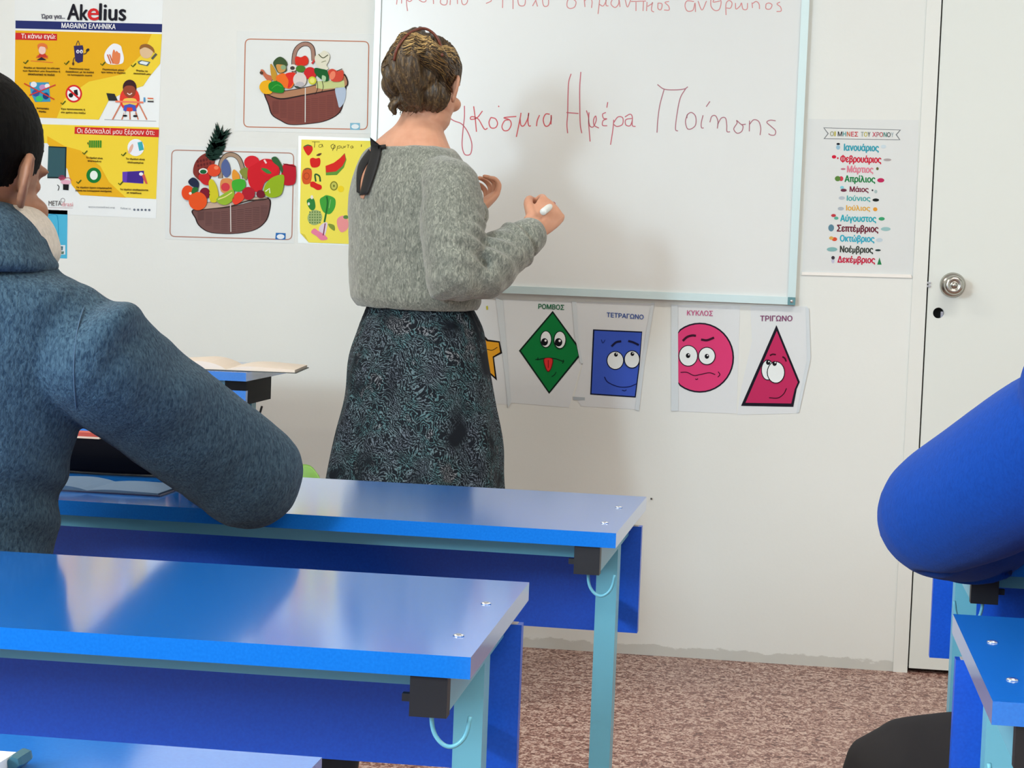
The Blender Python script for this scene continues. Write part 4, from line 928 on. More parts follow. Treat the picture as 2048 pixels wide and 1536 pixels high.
a.poly([(1090, 520), (1180, 530), (1260, 560), (1275, 680), (1230, 700), (1160, 660), (1090, 590)], (24, 92, 44), 8, True); a.poly([(1190, 620), (1240, 640), (1230, 700), (1190, 690)], (170, 200, 160), 9, True); cutout('leek_cutout')
a.poly([(1270, 560), (1330, 530), (1400, 560), (1470, 550), (1480, 640), (1440, 700), (1330, 700), (1290, 640)], (206, 74, 56), 7, True); a.ell(1330, 620, 38, 62, (232, 130, 100), 8, 20); a.line([(1390, 560), (1462, 530)], 9, (60, 60, 40), 9, False); cutout('pepper_cutout')
a.poly([(335, 760), (380, 700), (480, 690), (520, 760), (500, 860), (400, 870), (345, 820)], (236, 176, 30), 9, True); cutout('yellow_pepper_cutout')
a.poly([(560, 640), (640, 590), (700, 600), (800, 580), (840, 640), (790, 760), (740, 800), (660, 780), (590, 720)], (236, 112, 36), 10, True); a.poly([(690, 600), (800, 580), (830, 640), (770, 760), (720, 790), (730, 690)], (222, 48, 36), 11, True); cutout('orange_pepper_cutout')
a.poly([(460, 740), (520, 700), (600, 710), (660, 770), (660, 850), (560, 855), (470, 820)], (30, 136, 40), 12, True); a.line([(500, 800), (570, 750), (640, 770)], 6, (80, 180, 70), 13); cutout('lettuce_cutout')
a.ell(885, 680, 92, 100, (216, 206, 200), 12); a.ell(885, 740, 60, 34, (186, 182, 186), 13); a.poly([(800, 760), (860, 770), (900, 790), (830, 790)], (44, 60, 44), 14); cutout('garlic_cutout')
a.ell(1055, 690, 54, 56, (206, 206, 60), 13); a.ell(1055, 690, 34, 36, (228, 226, 120), 14); cutout('lemon_cutout')
a.off = lambda lv, a=a: a.base+.00025*lv
a.poly([(1572, 1270), (1705, 1270), (1705, 1365), (1572, 1362)], (130, 184, 208), 2); a.ell(1640, 1318, 52, 32, (226, 236, 240), 3); a.make('blue_logo', t)

# fruit basket
t = poster('fruit_poster', 'laminated poster of a wicker basket of fruit with a pineapple sticking out', 'poster', [(331, 290), (594, 298), (588, 487), (330, 478)], (216, 219, 216), .4)
a = Art(320, 230, 5.69, .0009)
rrect(135, 398, 1522, 1382, 36, 22, 60, 11, (176, 128, 112), a); a.make('border_line', t)
fb = [(375, 1075), (700, 1060), (900, 1020), (1100, 970), (1252, 955), (1250, 1100), (1200, 1220), (1080, 1310), (880, 1350), (680, 1352), (540, 1330), (440, 1260), (400, 1180)]
basket_body(a, fb, 0, (112, 78, 74), 0, 0); weave(a, 420, 1230, lambda u: 1095-110*max(0, u-.3), lambda u: 1335-700*(u-.5)**2, 9, 11, (82, 54, 54)); a.line([(802, 1000), (806, 1330)], 11, (214, 206, 200), 8, False); a.make('printed_basket', t)
a.line([(690, 720), (690, 560), (740, 470), (820, 450), (900, 500), (950, 640), (960, 720)], 54, (66, 50, 44), 3); a.line([(690, 720), (692, 560), (742, 470), (820, 452), (898, 500), (948, 640), (960, 720)], 40, (164, 140, 118), 4); a.make('printed_handle', t)
a.poly([(380, 1080), (520, 1000), (800, 960), (1100, 930), (1240, 940), (1180, 970), (1000, 985), (800, 1045), (600, 1070)], (66, 50, 44), 6, True); a.poly([(400, 1072), (520, 1005), (800, 965), (1100, 936), (1220, 944), (1100, 960), (990, 972), (800, 1032), (600, 1060)], (196, 170, 150), 7, True); a.make('basket_rim', t)
a.off = lambda lv, a=a: .0042+.00025*lv
# pineapple with crown of leaves
a.poly([(375, 640), (400, 540), (470, 460), (560, 430), (620, 500), (600, 620), (560, 740), (480, 760), (400, 700)], (130, 50, 44), 1, True)
for i in range(5):
    for j in range(4): a.ell(430+i*34+j*6, 530+j*48-i*8, 13, 17, (96, 34, 34), 2)
c0, c1 = Vector((585, 500)), Vector((690, 250))
def leafp(bs, ang, ln, w=24):
    e = bs+Vector((math.cos(math.radians(ang)), math.sin(math.radians(ang))))*ln; u = Vector((-(e-bs).y, (e-bs).x)).normalized()*w; a.poly([tuple(bs+u), tuple(e), tuple(bs-u)], (16, 46, 36), 3)
for i in range(9):
    bs = c0.lerp(c1, i/8); leafp(bs, -150+i*5, 95+i*8); leafp(bs, -8-i*4, 130+i*3)
    leafp(bs, -128+i*3, 130+i*6)
for ang, ln in ((-106, 190), (-96, 130), (-78, 165), (-66, 110), (-52, 150), (-40, 140), (-28, 160)): leafp(c1+Vector((-10, 20)), ang, ln)
a.poly([(520, 440), (560, 340), (640, 260), (720, 280), (740, 360), (690, 450), (620, 520), (560, 500)], (16, 46, 36), 3, True); cutout('pineapple_cutout')
a.ell(612, 630, 76, 70, (222, 74, 40), 4); a.ell(640, 600, 26, 22, (236, 130, 90), 5); cutout('peach_cutout')
a.poly([(700, 560), (745, 500), (790, 560), (800, 660), (750, 710), (705, 650)], (84, 100, 150), 4, True); cutout('grape_cutout')
a.poly([(440, 690), (490, 650), (560, 690), (560, 790), (500, 790), (450, 740)], (196, 36, 40), 6, True); a.ell(492, 640, 50, 34, (230, 230, 224), 6); a.ell(492, 645, 38, 24, (20, 96, 50), 7); cutout('strawberry_cutout')
a.poly([(320, 760), (360, 715), (400, 720), (440, 770), (430, 830), (360, 810)], (32, 40, 66), 6, True); cutout('plum_cutout')
a.ell(1045, 540, 88, 78, (212, 36, 48), 4); cutout('pomegranate_cutout')
a.poly([(1470, 560), (1540, 585), (1540, 760), (1480, 800), (1400, 780), (1380, 640), (1410, 560)], (186, 26, 44), 4, True); a.line([(1400, 555), (1545, 588)], 9, (96, 20, 30), 5, False); cutout('red_fruit_cutout')
a.poly([(1000, 620), (1080, 560), (1180, 500), (1300, 520), (1360, 620), (1330, 700), (1200, 760), (1150, 860), (1080, 870), (1010, 780)], (204, 28, 40), 6, True); a.ell(1240, 610, 100, 84, (214, 30, 42), 7); a.poly([(1150, 610), (1210, 610), (1270, 660), (1220, 665)], (60, 130, 60), 8, True); a.line([(1185, 510), (1210, 550)], 20, (240, 210, 210), 8, False); cutout('apple_cutout')
a.poly([(1270, 490), (1320, 475), (1370, 540), (1400, 620), (1385, 660), (1350, 590), (1290, 540)], (50, 96, 56), 8, True); cutout('leaf_cutout')
a.poly([(1180, 850), (1220, 760), (1300, 700), (1400, 680), (1412, 760), (1380, 900), (1290, 940), (1210, 920)], (146, 176, 30), 9, True); a.line([(1200, 870), (1245, 835), (1250, 890)], 12, (232, 238, 220), 10, False); cutout('pear_cutout')
a.poly([(820, 660), (845, 620), (900, 680), (900, 740), (830, 740)], (226, 150, 50), 5, True); a.poly([(820, 760), (880, 730), (960, 740), (970, 820), (900, 870), (830, 850)], (66, 170, 50), 8, True); cutout('green_fruit_cutout')
a.poly([(905, 640), (960, 600), (1030, 600), (1000, 680), (980, 740), (940, 700)], (132, 140, 60), 3, True); cutout('grapes_cutout')
a.poly([(690, 750), (740, 720), (820, 740), (830, 860), (760, 900), (690, 860)], (214, 140, 80), 7, True); a.ell(745, 820, 50, 48, (206, 60, 70), 8); cutout('papaya_cutout')
a.poly([(555, 760), (590, 730), (640, 800), (665, 920), (640, 990), (570, 980), (560, 860)], (206, 196, 40), 8, True); cutout('pear_cutout')
a.poly([(640, 960), (720, 900), (830, 850), (840, 950), (760, 1020), (680, 1010)], (146, 180, 50), 10, True); a.line([(660, 960), (740, 930), (820, 880)], 12, (232, 220, 140), 11); cutout('melon_cutout')
a.poly([(820, 960), (880, 880), (940, 900), (950, 960), (860, 1020)], (226, 66, 44), 10, True); cutout('red_slice_cutout')
a.ell(510, 890, 60, 64, (122, 20, 44), 8); cutout('plum_cutout')
a.ell(1005, 892, 74, 74, (172, 28, 44), 9); cutout('cherry_cutout'); a.ell(1145, 900, 50, 46, (112, 22, 40), 9); cutout('cherry_cutout')
a.ell(315, 885, 70, 84, (226, 74, 30), 8); cutout('tangerine_cutout')
a.ell(430, 980, 104, 104, (228, 84, 32), 10); a.ell(345, 892, 16, 16, (240, 226, 210), 12); a.poly([(355, 880), (380, 825), (430, 830), (420, 870), (370, 895)], (40, 110, 50), 11, True); cutout('orange_cutout')
a.off = lambda lv, a=a: a.base+.00025*lv
a.poly([(1318, 1340), (1430, 1345), (1428, 1418), (1312, 1415)], (44, 110, 180), 2); a.ell(1372, 1384, 44, 28, (226, 234, 240), 3); a.make('blue_logo', t)

# yellow hand-made fruit sheet
t = empty('fruit_sheet'); tag(t, 'yellow sheet of paper with pasted fruit drawings and a handwritten title', 'poster')
flat('sleeve', [([(597, 272), (745, 277), (742, 494), (596, 486)], mat((222, 228, 226), .25), .0004)], t, .0004)
a = Art(580, 260, 6.4, .0012)
a.poly([(145, 122), (1060, 140), (1050, 1470), (240, 1440), (130, 1318), (125, 1200)], (240, 226, 90), 1); a.poly([(130, 1318), (190, 1340), (240, 1440)], (214, 198, 70), 2); a.make('yellow_paper', t)
a.lv = 3
def cut2(nm): a.make(nm, t, None, .0004)
a.poly([(170, 215), (230, 188), (280, 205), (288, 260), (240, 325), (200, 290)], (214, 40, 36), 3, True); a.line([(180, 215), (225, 192), (272, 205)], 14, (70, 110, 60), 4); cut2('strawberry_cutout')
a.poly([(255, 380), (290, 355), (330, 365), (375, 358), (390, 400), (375, 460), (320, 482), (270, 465)], (214, 36, 32), 3, True); a.poly([(335, 325), (370, 300), (405, 300), (375, 330)], (100, 60, 50), 4, True); cut2('apple_cutout')
a.poly([(455, 460), (560, 420), (640, 360), (700, 295), (722, 380), (690, 480), (600, 575), (460, 580)], (96, 150, 60), 3, False); a.poly([(455, 460), (560, 420), (640, 360), (700, 300), (712, 380), (672, 460), (590, 530), (462, 545)], (216, 44, 34), 4); cut2('watermelon_cutout')
a.poly([(165, 520), (210, 485), (270, 500), (280, 580), (255, 680), (180, 690), (152, 620)], (214, 90, 40), 3, True); a.ring(212, 590, 34, 40, 8, (170, 60, 30), 4); a.line([(185, 510), (225, 492), (268, 505)], 12, (90, 120, 60), 5); cut2('tomato_cutout')
a.line([(330, 660), (322, 570), (375, 590), (388, 660)], 20, (40, 90, 50), 3); a.poly([(262, 670), (300, 660), (345, 685), (400, 710), (400, 755), (350, 768), (300, 740), (262, 720)], (214, 36, 32), 4, True); cut2('cherry_cutout')
a.ell(562, 715, 50, 60, (130, 130, 40), 3); a.ell(562, 715, 36, 46, (196, 196, 90), 4); a.ell(562, 715, 12, 16, (110, 120, 40), 5); cut2('kiwi_cutout'); a.ell(650, 755, 40, 42, (240, 212, 40), 3); cut2('lemon_cutout')
a.poly([(215, 905), (270, 870), (310, 890), (325, 990), (285, 1030), (240, 990)], (50, 130, 60), 3, True); a.ell(280, 860, 18, 26, (230, 226, 214), 4); a.ell(240, 945, 14, 20, (228, 232, 220), 4); cut2('aubergine_cutout')
a.ell(318, 1120, 92, 100, (160, 180, 120), 3, 30)
for i in range(5):
    for j in range(5): a.ell(255+i*32, 1050+j*34, 9, 10, (96, 130, 70), 4)
cut2('melon_cutout')
a.poly([(380, 900), (430, 850), (480, 835), (575, 880), (575, 990), (510, 1075), (420, 1040)], (66, 160, 60), 3, True); a.line([(470, 850), (480, 950), (440, 1180)], 22, (36, 110, 44), 4); a.line([(520, 890), (500, 1000)], 8, (140, 200, 120), 5, False); cut2('lettuce_cutout')
a.poly([(430, 1190), (480, 1200), (440, 1370), (400, 1375), (370, 1260)], (222, 206, 222), 3, True); a.line([(450, 1195), (425, 1350)], 14, (130, 60, 90), 4, False); a.poly([(270, 1310), (310, 1260), (360, 1290), (440, 1340), (480, 1395), (400, 1410), (340, 1360)], (232, 130, 160), 4, True); cut2('radish_cutout')
a.poly([(490, 1200), (565, 1220), (570, 1290), (510, 1250)], (130, 150, 60), 3, True); cut2('bean_cutout')
a.poly([(605, 1140), (680, 1095), (740, 1150), (740, 1260), (660, 1310), (610, 1240)], (234, 150, 150), 3, True); a.ell(715, 1115, 34, 24, (90, 140, 70), 4); cut2('peach_cutout')
a.line([(280, 150), (380, 152)], 7, (110, 100, 40), 3, False); a.line([(318, 152), (312, 225)], 7, (110, 100, 40), 3, False); a.line([(415, 185), (375, 190), (372, 218), (405, 215), (412, 185), (422, 220)], 6, (110, 100, 40), 3)
a.line([(560, 180), (525, 200), (540, 240), (575, 225), (570, 190), (545, 265)], 7, (90, 80, 40), 3); a.line([(610, 205), (598, 265)], 6, (110, 100, 40), 3, False); a.line([(605, 215), (640, 200), (640, 230), (610, 232)], 6, (110, 100, 40), 3); a.line([(665, 205), (655, 225), (680, 232), (690, 205), (700, 225), (715, 200)], 6, (110, 100, 40), 3); a.line([(730, 190), (760, 192)], 6, (110, 100, 40), 3, False); a.line([(745, 192), (742, 230)], 6, (110, 100, 40), 3, False); a.line([(800, 200), (775, 215), (790, 235), (805, 210), (810, 232)], 6, (110, 100, 40), 3); a.line([(915, 185), (912, 215)], 9, (90, 80, 40), 3, False)
a.make('handwritten_title', t, 'handwritten Greek title in brown')

# months of the year
t = poster('months_poster', 'white poster listing the twelve months in coloured Greek letters between whiteboard and door', 'poster', [(1617, 238), (1838, 240), (1826, 552), (1604, 547)], (218, 221, 220), .3)
flat('curled_edge', [([(1604, 544), (1822, 549), (1824, 556), (1603, 550)], mat((240, 236, 230), .5), .004)], t, .003)
a = Art(1580, 230, 4.518, .0009)
a.poly([(300, 113), (1003, 133), (965, 178), (998, 226), (303, 216), (340, 168)], (120, 124, 128), 1); a.poly([(312, 119), (990, 138), (954, 178), (986, 221), (316, 211), (350, 168)], (222, 224, 222), 2); a.line([(376, 114), (376, 112)], 3, (120, 124, 128), 3, False); a.make('ribbon_banner', t)
hx = [('Ο', (150, 150, 110)), ('Ι', (190, 180, 80)), (' ', 0), ('Μ', (30, 34, 40)), ('Η', (60, 150, 150)), ('Ν', (206, 110, 60)), ('Ε', (206, 60, 80)), ('Σ', (206, 40, 50)), (' ', 0), ('Τ', (150, 160, 150)), ('Ο', (200, 190, 70)), ('Υ', (60, 70, 60)), (' ', 0), ('Χ', (200, 60, 90)), ('Ρ', (170, 90, 110)), ('Ο', (190, 80, 80)), ('Ν', (60, 140, 130)), ('Ο', (50, 60, 60)), ('Υ', (150, 170, 180))]
hxp = [(362, 395), (400, 412), 0, (432, 470), (478, 505), (514, 542), (552, 578), (584, 614), 0, (640, 664), (668, 698), (702, 724), 0, (744, 776), (782, 804), (808, 840), (846, 872), (876, 908), (914, 934)]
for (ch, cc_), pp in zip(hx, hxp):
    if pp: G(0, ch, pp[0], 190+(pp[0]-362)*.016, pp[1], 190+(pp[1]-362)*.016, 42, cc_, t, 'banner_letter', 4.518, 1580, 230, .006, .0024)
for tx, x0, x1, y, h, cc_, dsc in (('Ιανουάριος', 488, 800, 320, 62, (52, 160, 180), 1), ('Φεβρουάριος', 455, 822, 424, 62, (206, 34, 62), 1), ('Μάρτιος', 516, 750, 516, 60, (222, 130, 150), 1), ('Απρίλιος', 494, 768, 602, 58, (30, 130, 70), 1), ('Μάιος', 540, 708, 702, 58, (120, 30, 60), 1), ('Ιούνιος', 514, 724, 782, 56, (70, 170, 170), 1), ('Ιούλιος', 508, 722, 870, 56, (226, 170, 60), 1), ('Αύγουστος', 455, 776, 958, 58, (44, 170, 186), 1), ('Σεπτέμβριος', 424, 796, 1050, 60, (110, 30, 50), 1), ('Οκτώβριος', 452, 760, 1140, 58, (50, 170, 196), 1), ('Νοέμβριος', 452, 748, 1238, 58, (60, 66, 60), 1), ('Δεκέμβριος', 430, 766, 1330, 58, (196, 30, 66), 1)):
    ds = 0 if tx in ('Μάιος', 'Ιούνιος', 'Ιούλιος') else 18
    G(0, tx, x0, y+ds, x1, y+ds+(x1-x0)*.02, h+ds, cc_, t, 'month_name', 4.518, 1580, 230, .014, .0012)
for cx, cy, c_, rx, ry in ((436, 262, (30, 34, 44), 16, 10), (435, 292, (150, 190, 210), 18, 22), (845, 285, (200, 216, 224), 24, 16), (398, 378, (206, 30, 60), 20, 16), (432, 390, (206, 30, 60), 8, 8), (880, 405, (170, 160, 160), 36, 12), (480, 488, (190, 110, 130), 22, 8), (790, 485, (100, 100, 60), 12, 14), (431, 575, (90, 130, 60), 26, 24), (462, 575, (206, 60, 80), 20, 22), (820, 590, (190, 40, 90), 32, 20), (470, 655, (130, 200, 214), 18, 14), (485, 680, (110, 50, 70), 28, 14), (745, 680, (60, 60, 70), 8, 8), (775, 692, (170, 190, 190), 14, 16), (468, 750, (180, 190, 200), 28, 16), (775, 768, (24, 30, 30), 30, 14), (459, 846, (170, 180, 190), 28, 16), (770, 852, (222, 150, 50), 20, 18), (393, 908, (190, 60, 70), 22, 14), (418, 932, (90, 170, 150), 20, 14), (828, 938, (60, 160, 110), 28, 16), (372, 1020, (90, 130, 150), 26, 32), (865, 1030, (150, 190, 190), 44, 18), (373, 1112, (214, 170, 90), 20, 16), (402, 1122, (214, 80, 50), 24, 18), (808, 1130, (190, 206, 216), 30, 18), (380, 1214, (130, 176, 176), 48, 20), (795, 1222, (40, 60, 60), 26, 9), (389, 1290, (60, 50, 60), 16, 16), (388, 1318, (190, 190, 210), 14, 22)):
    a.ell(cx, cy, rx, ry, c_, 1+.3*(cx % 2), n=14)
a.poly([(808, 1288), (788, 1352), (828, 1352)], (40, 130, 80), 1); a.make('small_icons', t)

# shape cards under the board (sheets in clear sleeves, edges bent)
def card(name, label, corners, flaps):
    t = empty(name); tag(t, label, 'poster', None)
    flat('paper', [(corners, mat((220, 224, 226), .35), .0010)], t, .001)
    for f in flaps: flat('folded_sleeve_edge', [(f, mat((210, 218, 222), .3), .0034)], t, .0024)
    return t
c6 = lambda pts: [(940+x/2.9257, 580+y/2.9257) for x, y in pts]
def eyes(a, ls, lv=6):
    for i_, (cx, cy, rx, ry, px, py, pr) in enumerate(ls):
        lv = 6+i_*5
        a.ell(cx, cy, rx+5, ry+5, (18, 22, 30), lv); a.ell(cx, cy, rx, ry, (232, 238, 238), lv+1); a.ell(px, py, pr, pr*1.1, (16, 18, 24), lv+2); a.ell(px+pr*.3, py-pr*.4, pr*.32, pr*.32, (240, 240, 240), lv+3)
a = Art(940, 580, 2.9257, .0014)
t = card('star_card', 'card with a yellow star, half hidden behind the dark skirt', c6([(-40, 50), (190, 62), (228, 672), (-40, 650)]), [c6([(150, 45), (192, 62), (240, 660), (222, 690), (205, 500)])])
a.poly([(-20, 230), (60, 240), (105, 290), (174, 300), (188, 370), (140, 395), (158, 530), (90, 470), (20, 500), (40, 380), (-30, 300)], (26, 22, 20), 1); a.poly([(-10, 240), (58, 250), (98, 300), (168, 308), (176, 364), (132, 390), (146, 508), (92, 458), (30, 480), (50, 380), (-20, 300)], (226, 160, 40), 2); a.line([(90, 345), (130, 352), (160, 335)], 4, (60, 40, 20), 3); a.poly([(94, 95), (104, 92), (106, 115), (96, 116)], (196, 190, 60), 2); a.make('printed_star', t)
t = card('rhombus_card', 'card with a green rhombus face sticking out its tongue', c6([(192, 55), (600, 70), (615, 250), (655, 420), (580, 688), (235, 660)]), [c6([(596, 66), (622, 70), (636, 300), (660, 430), (646, 430), (612, 260)])])
a.poly([(484, 122), (632, 325), (645, 385), (463, 608), (286, 355)], (12, 34, 26), 1); a.poly([(484, 136), (622, 328), (634, 382), (463, 594), (298, 355)], (14, 122, 60), 2)
eyes(a, [(444, 288, 30, 46, 436, 304, 20), (526, 292, 32, 48, 518, 306, 22)]); a.line([(392, 408), (450, 398), (500, 402), (545, 418)], 5, (10, 40, 30), 6); a.line([(382, 408), (398, 402), (396, 394)], 4, (10, 40, 30), 6); a.line([(540, 430), (548, 418), (545, 408)], 4, (10, 40, 30), 6)
a.poly([(432, 402), (484, 402), (478, 455), (458, 480), (440, 456)], (100, 20, 24), 7, True); a.poly([(436, 404), (480, 404), (474, 452), (458, 474), (444, 452)], (214, 50, 50), 8, True); a.line([(458, 410), (458, 455)], 4, (110, 20, 26), 9, False); a.line([(478, 508), (495, 495), (504, 480)], 4, (10, 50, 34), 6); a.make('printed_rhombus', t)
G(0, 'ΡΟΜΒΟΣ', 400, 110, 550, 116, 29, (20, 110, 70), t, 'lettering', 2.9257, 940, 580, .012, .0024)
t = card('square_card', 'card with a blue square face looking up', c6([(622, 70), (1070, 78), (1045, 280), (985, 700), (650, 680), (612, 620), (660, 430), (636, 300)]), [c6([(1062, 74), (1080, 76), (1020, 440), (990, 706), (966, 700), (1004, 440), (1030, 250)])])
a.poly([(720, 230), (1008, 243), (992, 450), (970, 630), (703, 612)], (16, 22, 50), 1); a.poly([(728, 238), (1004, 250), (986, 450), (964, 622), (711, 605)], (62, 92, 196), 2)
a.poly([(602, 625), (672, 628), (672, 646), (604, 644)], (176, 186, 192), 1)
eyes(a, [(850, 412, 46, 50, 854, 378, 11), (948, 406, 42, 48, 950, 374, 11)]); a.line([(828, 330), (855, 306), (885, 300)], 12, (24, 24, 60), 6); a.line([(926, 298), (955, 306), (988, 322)], 12, (24, 24, 60), 6); a.line([(786, 508), (808, 540), (870, 566), (930, 566), (976, 548)], 5, (20, 30, 90), 6); a.line([(890, 586), (905, 590), (915, 584)], 5, (20, 30, 90), 6); a.line([(768, 290), (778, 310), (790, 292)], 4, (30, 50, 120), 6); a.make('printed_square', t)
G(0, 'ΤΕΤΡΑΓΩΝΟ', 800, 158, 1015, 172, 27, (60, 90, 160), t, 'lettering', 2.9257, 940, 580, .012, .0024)
t = card('circle_card', 'card with a pink circle face with round worried eyes', c6([(1178, 86), (1580, 92), (1560, 724), (1178, 708)]), [c6([(1178, 84), (1216, 88), (1220, 706), (1178, 708)])])
n = 40; cc = [(1345+200*math.cos(2*PI*i/n), 396+205*math.sin(2*PI*i/n)) for i in range(n)]
cl = lambda pts, xm: [(max(x, xm), y) for x, y in pts]
a.poly(cl(cc, 1216), (30, 22, 40), 1); a.poly(cl([(1345+191*math.cos(2*PI*i/n), 396+196*math.sin(2*PI*i/n)) for i in range(n)], 1216), (218, 62, 118), 2)
eyes(a, [(1277, 385, 52, 58, 1276, 384, 13), (1386, 386, 46, 48, 1386, 388, 13)]); a.line([(1245, 298), (1270, 275), (1300, 266), (1322, 268)], 13, (60, 16, 40), 6); a.line([(1352, 290), (1385, 294), (1415, 284), (1428, 278)], 13, (60, 16, 40), 6); a.line([(1232, 482), (1270, 482), (1310, 500), (1350, 494), (1400, 484), (1435, 495)], 5, (60, 16, 40), 6); a.line([(1452, 478), (1462, 495), (1450, 510)], 5, (60, 16, 40), 6); a.line([(1318, 520), (1326, 524), (1334, 518)], 5, (60, 16, 40), 6); a.make('printed_circle', t)
G(0, 'ΚΥΚΛΟΣ', 1270, 148, 1420, 152, 30, (196, 96, 140), t, 'lettering', 2.9257, 940, 580, .012, .0024)
t = card('triangle_card', 'card with a dark pink triangle face smiling, rightmost under the board', c6([(1640, 92), (1975, 96), (1992, 400), (1920, 722), (1562, 730), (1590, 560), (1650, 300)]), [c6([(1966, 100), (1984, 110), (1994, 400), (1926, 716), (1912, 716), (1974, 400)])])
a.poly([(1793, 205), (1930, 538), (1912, 580), (1892, 684), (1586, 678)], (24, 20, 34), 1); a.poly([(1795, 240), (1918, 540), (1900, 580), (1880, 664), (1612, 660)], (190, 44, 94), 2)
eyes(a, [(1742, 468, 34, 56, 1745, 424, 13), (1790, 482, 48, 60, 1782, 430, 13)]); a.line([(1755, 384), (1770, 376), (1790, 378)], 8, (60, 10, 30), 6); a.line([(1828, 390), (1842, 400), (1850, 418)], 9, (60, 10, 30), 6); a.line([(1750, 630), (1800, 632), (1835, 608), (1852, 575)], 5, (50, 10, 30), 6); a.make('printed_triangle', t)
G(0, 'ΤΡΙΓΩΝΟ', 1698, 182, 1885, 182, 32, (130, 70, 110), t, 'lettering', 2.9257, 940, 580, .012, .0024)

nl = P(1303, 997, D); nt = empty('nail', nl); tag(nt, 'tiny dark nail in the bare wall right of the second-row desk', 'nail')
bm = bmesh.new(); lathe_bm(bm, [(.0012, 0), (.0012, .006), (.0028, .0065), (.002, .008)], (0, 0, 0), (0, -1, 0), 10); mesh_obj('head', bm, mat((60, 58, 54), .5), nt, True)
# ------------------------------------------------------------------ teacher's desk, book, green chair, things on the desks
yd, dd = 4.62, .43
p0 = P(492, 757, yd); tz = P(492, 746, yd).z
tdk = empty('teacher_desk', (p0.x, yd, 0)); tag(tdk, 'blue desk by the front wall with an open cream book on it', 'desk')
tt = P(492, 745.5, yd).z; xw = 1.15
b_ = lambda nm, a0, b0, m, par=tdk, bv=.0015: boxes(nm, [(a0, b0)], m, par, bv)
b_('tabletop', (-xw, 0, tt-.021), (0, dd, tt), BLUE); b_('cross_rail', (-xw+.04, .05, tt-.045), (-.02, .08, tt-.021), TEAL); b_('rail_clamp', (-.052, .046, tt-.046), (-.042, .050, tt-.024), STEEL)
pn = b_('front_panel', (-xw+.01, .005, tt-.24), (-.001, .022, tt-.044), BLUE)
bm = bmesh.new(); q = P(455, 798, yd); lathe_bm(bm, [(.006, 0), (.005, .002), (.001, .003)], (q.x-p0.x, .005, q.z), (0, -1, 0), 14); mesh_obj('screw_head', bm, STEEL, pn, True)
for e in (0, 1):
    x0 = -.055 if e == 0 else -xw+.02
    b_('side_rail', (x0, .012, tt-.078), (x0+.053, .24, tt-.0212), mat((8, 8, 12), .6, 0, .15))
    b_('leg', (x0+.003, .14, .02), (x0+.032, .18, tt-.078), TEAL); b_('foot', (x0+.002, .03, 0), (x0+.033, dd-.03, .022), TEAL)
tube('hook', catmull([(-.02, .10, tt-.076), (-.02, .10, tt-.092), (-.012, .10, tt-.106), (-.002, .10, tt-.110), (.008, .10, tt-.106), (.014, .10, tt-.086)], 4), .0028, BLACK, tdk)
bk = empty('open_book', (P(455, 740, yd+.1).x, yd+.16, tt)); tag(bk, 'open book with cream pages lying on the blue desk by the front wall', 'book')
def book(bk, w, dpt, hgt, page, cover, ov=0, rz=0, hl=None):
    for s_ in (-1, 1):
        ww = w*(1.0 if s_ > 0 else 1.0); hh = hgt if s_ > 0 else (hl or hgt); bm = bmesh.new(); n = 12; top, bot = [], []
        for i in range(n+1):
            u = i/n; zz = hh*(math.sin(min(1, u*2.1)*PI/2)**.8)*(1-.75*max(0, u-.25)**1.1) + .003
            top.append((s_*u*ww, zz)); bot.append((s_*u*ww, .002))
        for y0_, y1_ in ((-dpt/2, dpt/2),):
            va = [bm.verts.new((x_, y0_, z_)) for x_, z_ in top+bot[::-1]]; vb = [bm.verts.new((x_, y1_, z_)) for x_, z_ in top+bot[::-1]]
            bm.faces.new(va[::-1]); bm.faces.new(vb)
            for i in range(len(va)): j = (i+1) % len(va); bm.faces.new((va[i], va[j], vb[j], vb[i]))
        bmesh.ops.recalc_face_normals(bm, faces=bm.faces); mesh_obj('pages', bm, mat(page, .8), bk)
    boxes('cover', [((-w-.004, -dpt/2-.004, 0), (w+.004, dpt/2+.004, .002))], mat(cover, .5), bk)
book(bk, .165, .24, .011, (236, 222, 208), (60, 66, 66), hl=.020); bk.rotation_euler.z = .12
# green chair in front of the wall
gy = 4.25
g0, g1 = P(520, 932, gy), P(648, 934, gy)
gc = empty('green_chair', ((g0.x+g1.x)/2, gy, 0)); tag(gc, 'lime green plastic chair between the dark skirt and the sleeve of the boy', 'chair')
GRN = mat((112, 156, 66), .5); gt = g1.z; hw = (g1.x-g0.x)/2
bm = bmesh.new(); ring_loft(bm, [(V(-hw+.01, 0, gt-.07), V(.004, .008, 0), V(0, 0, .05)), (V(-hw*.5, .018, gt-.06), V(.0, .009, 0), V(0, 0, .06)), (V(0, .024, gt-.06), V(0, .009, 0), V(0, 0, .06)), (V(hw*.5, .018, gt-.06), V(0, .009, 0), V(0, 0, .06)), (V(hw-.01, 0, gt-.07), V(-.004, .008, 0), V(0, 0, .05))], 16, 4); bmesh.ops.recalc_face_normals(bm, faces=bm.faces); mesh_obj('backrest', bm, GRN, gc, True)
boxes('seat', [((-hw+.005, .02, .36), (hw-.005, .34, .385))], GRN, gc, .01)
for sx in (-1, 1):
    for yy in (.03, .32): tube('leg', [(sx*(hw-.03), yy, .36), (sx*(hw-.015), yy+(.02 if yy > .1 else -.02), 0)], .011, mat((190, 190, 190), .3, .8), gc)
    tube('back_post', [(sx*(hw-.03), .03, .36), (sx*(hw-.03), .015, gt-.05)], .010, GRN, gc)
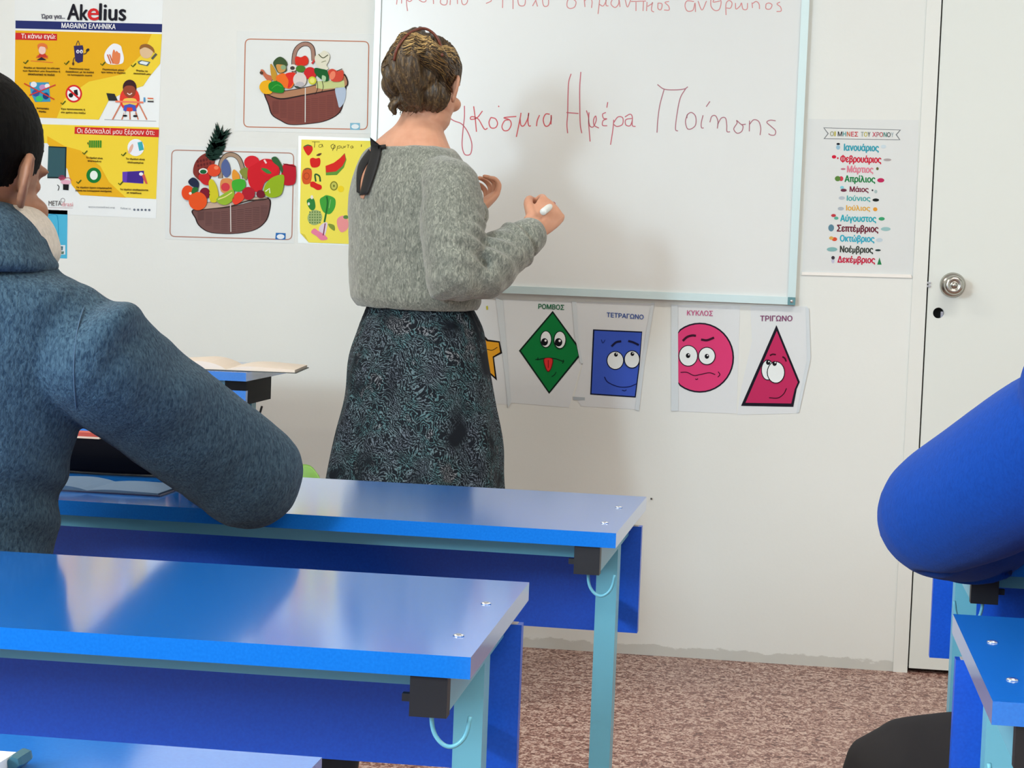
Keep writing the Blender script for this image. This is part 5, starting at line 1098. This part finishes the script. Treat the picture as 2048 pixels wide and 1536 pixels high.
# on the boy's desk: dark bag, open notebook, red folder
q = PZ(215, 946, TOPZ)
bg = empty('pencil_bag', (q.x+.01, 2.955, TOPZ)); tag(bg, 'black bag standing on the desk behind the arm of the boy', 'bag')
bm = bmesh.new(); ring_loft(bm, [(V(-.01, 0, .004), V(.15, 0, 0), V(0, .040, 0)), (V(-.01, 0, .025), V(.155, 0, 0), V(0, .042, 0)), (V(-.012, .0, .042), V(.145, 0, 0), V(0, .030, 0)), (V(-.015, 0, .052), V(.12, 0, 0), V(0, .016, 0))], 28, 4, False); mesh_obj('body', bm, mat((6, 8, 16), .9, 0, .04), bg, True)
boxes('zip_pull', [((.02, -.0385, .042), (.032, -.034, .050))], STEEL, bg)
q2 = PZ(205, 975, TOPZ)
nb = empty('open_notebook', (q2.x, q2.y-.005, TOPZ)); tag(nb, 'open notebook with thin bluish, shade-darkened pages on the desk under the arm of the boy', 'notebook')
book(nb, .105, .12, .003, (84, 112, 142), (30, 36, 70), hl=.006)  # page colour darkened to stand for the shade of the boy's body
q5 = P(176, 885, 2.955)
rf = empty('red_booklet', (q5.x, 2.955, TOPZ+.0525)); tag(rf, 'small red booklet with cream edge on top of the black bag', 'booklet')
boxes('cover', [((-.045, -.014, .003), (.022, .014, .009))], mat((186, 66, 46), .5), rf, .001); boxes('pages', [((-.044, -.0145, 0), (.023, .013, .003))], mat((226, 200, 180), .6), rf, .0005)
# white binder on the nearest desk
q3 = PZ(0, 1536, TOPZ)
bn = empty('white_binder', (q3.x, q3.y, TOPZ)); tag(bn, 'white notebook with a dark teal clip lying on the nearest desk at bottom left', 'notebook')
e1, e2_ = PZ(33, 1510, TOPZ+.008)-q3, PZ(-60, 1500, TOPZ+.008)-q3
boxes('pages', [((-.14, -.10, 0), (e1.x, e1.y, .010))], mat((226, 230, 230), .6), bn, .002)
bm = bmesh.new(); lathe_bm(bm, [(.0045, -.012), (.0055, -.008), (.0055, .008), (.0045, .012)], (e1.x+.004, e1.y-.004, .0065), (0, 1, 0), 6); mesh_obj('clip', bm, mat((60, 110, 126), .4, .3), bn)
bpy.context.view_layer.update()
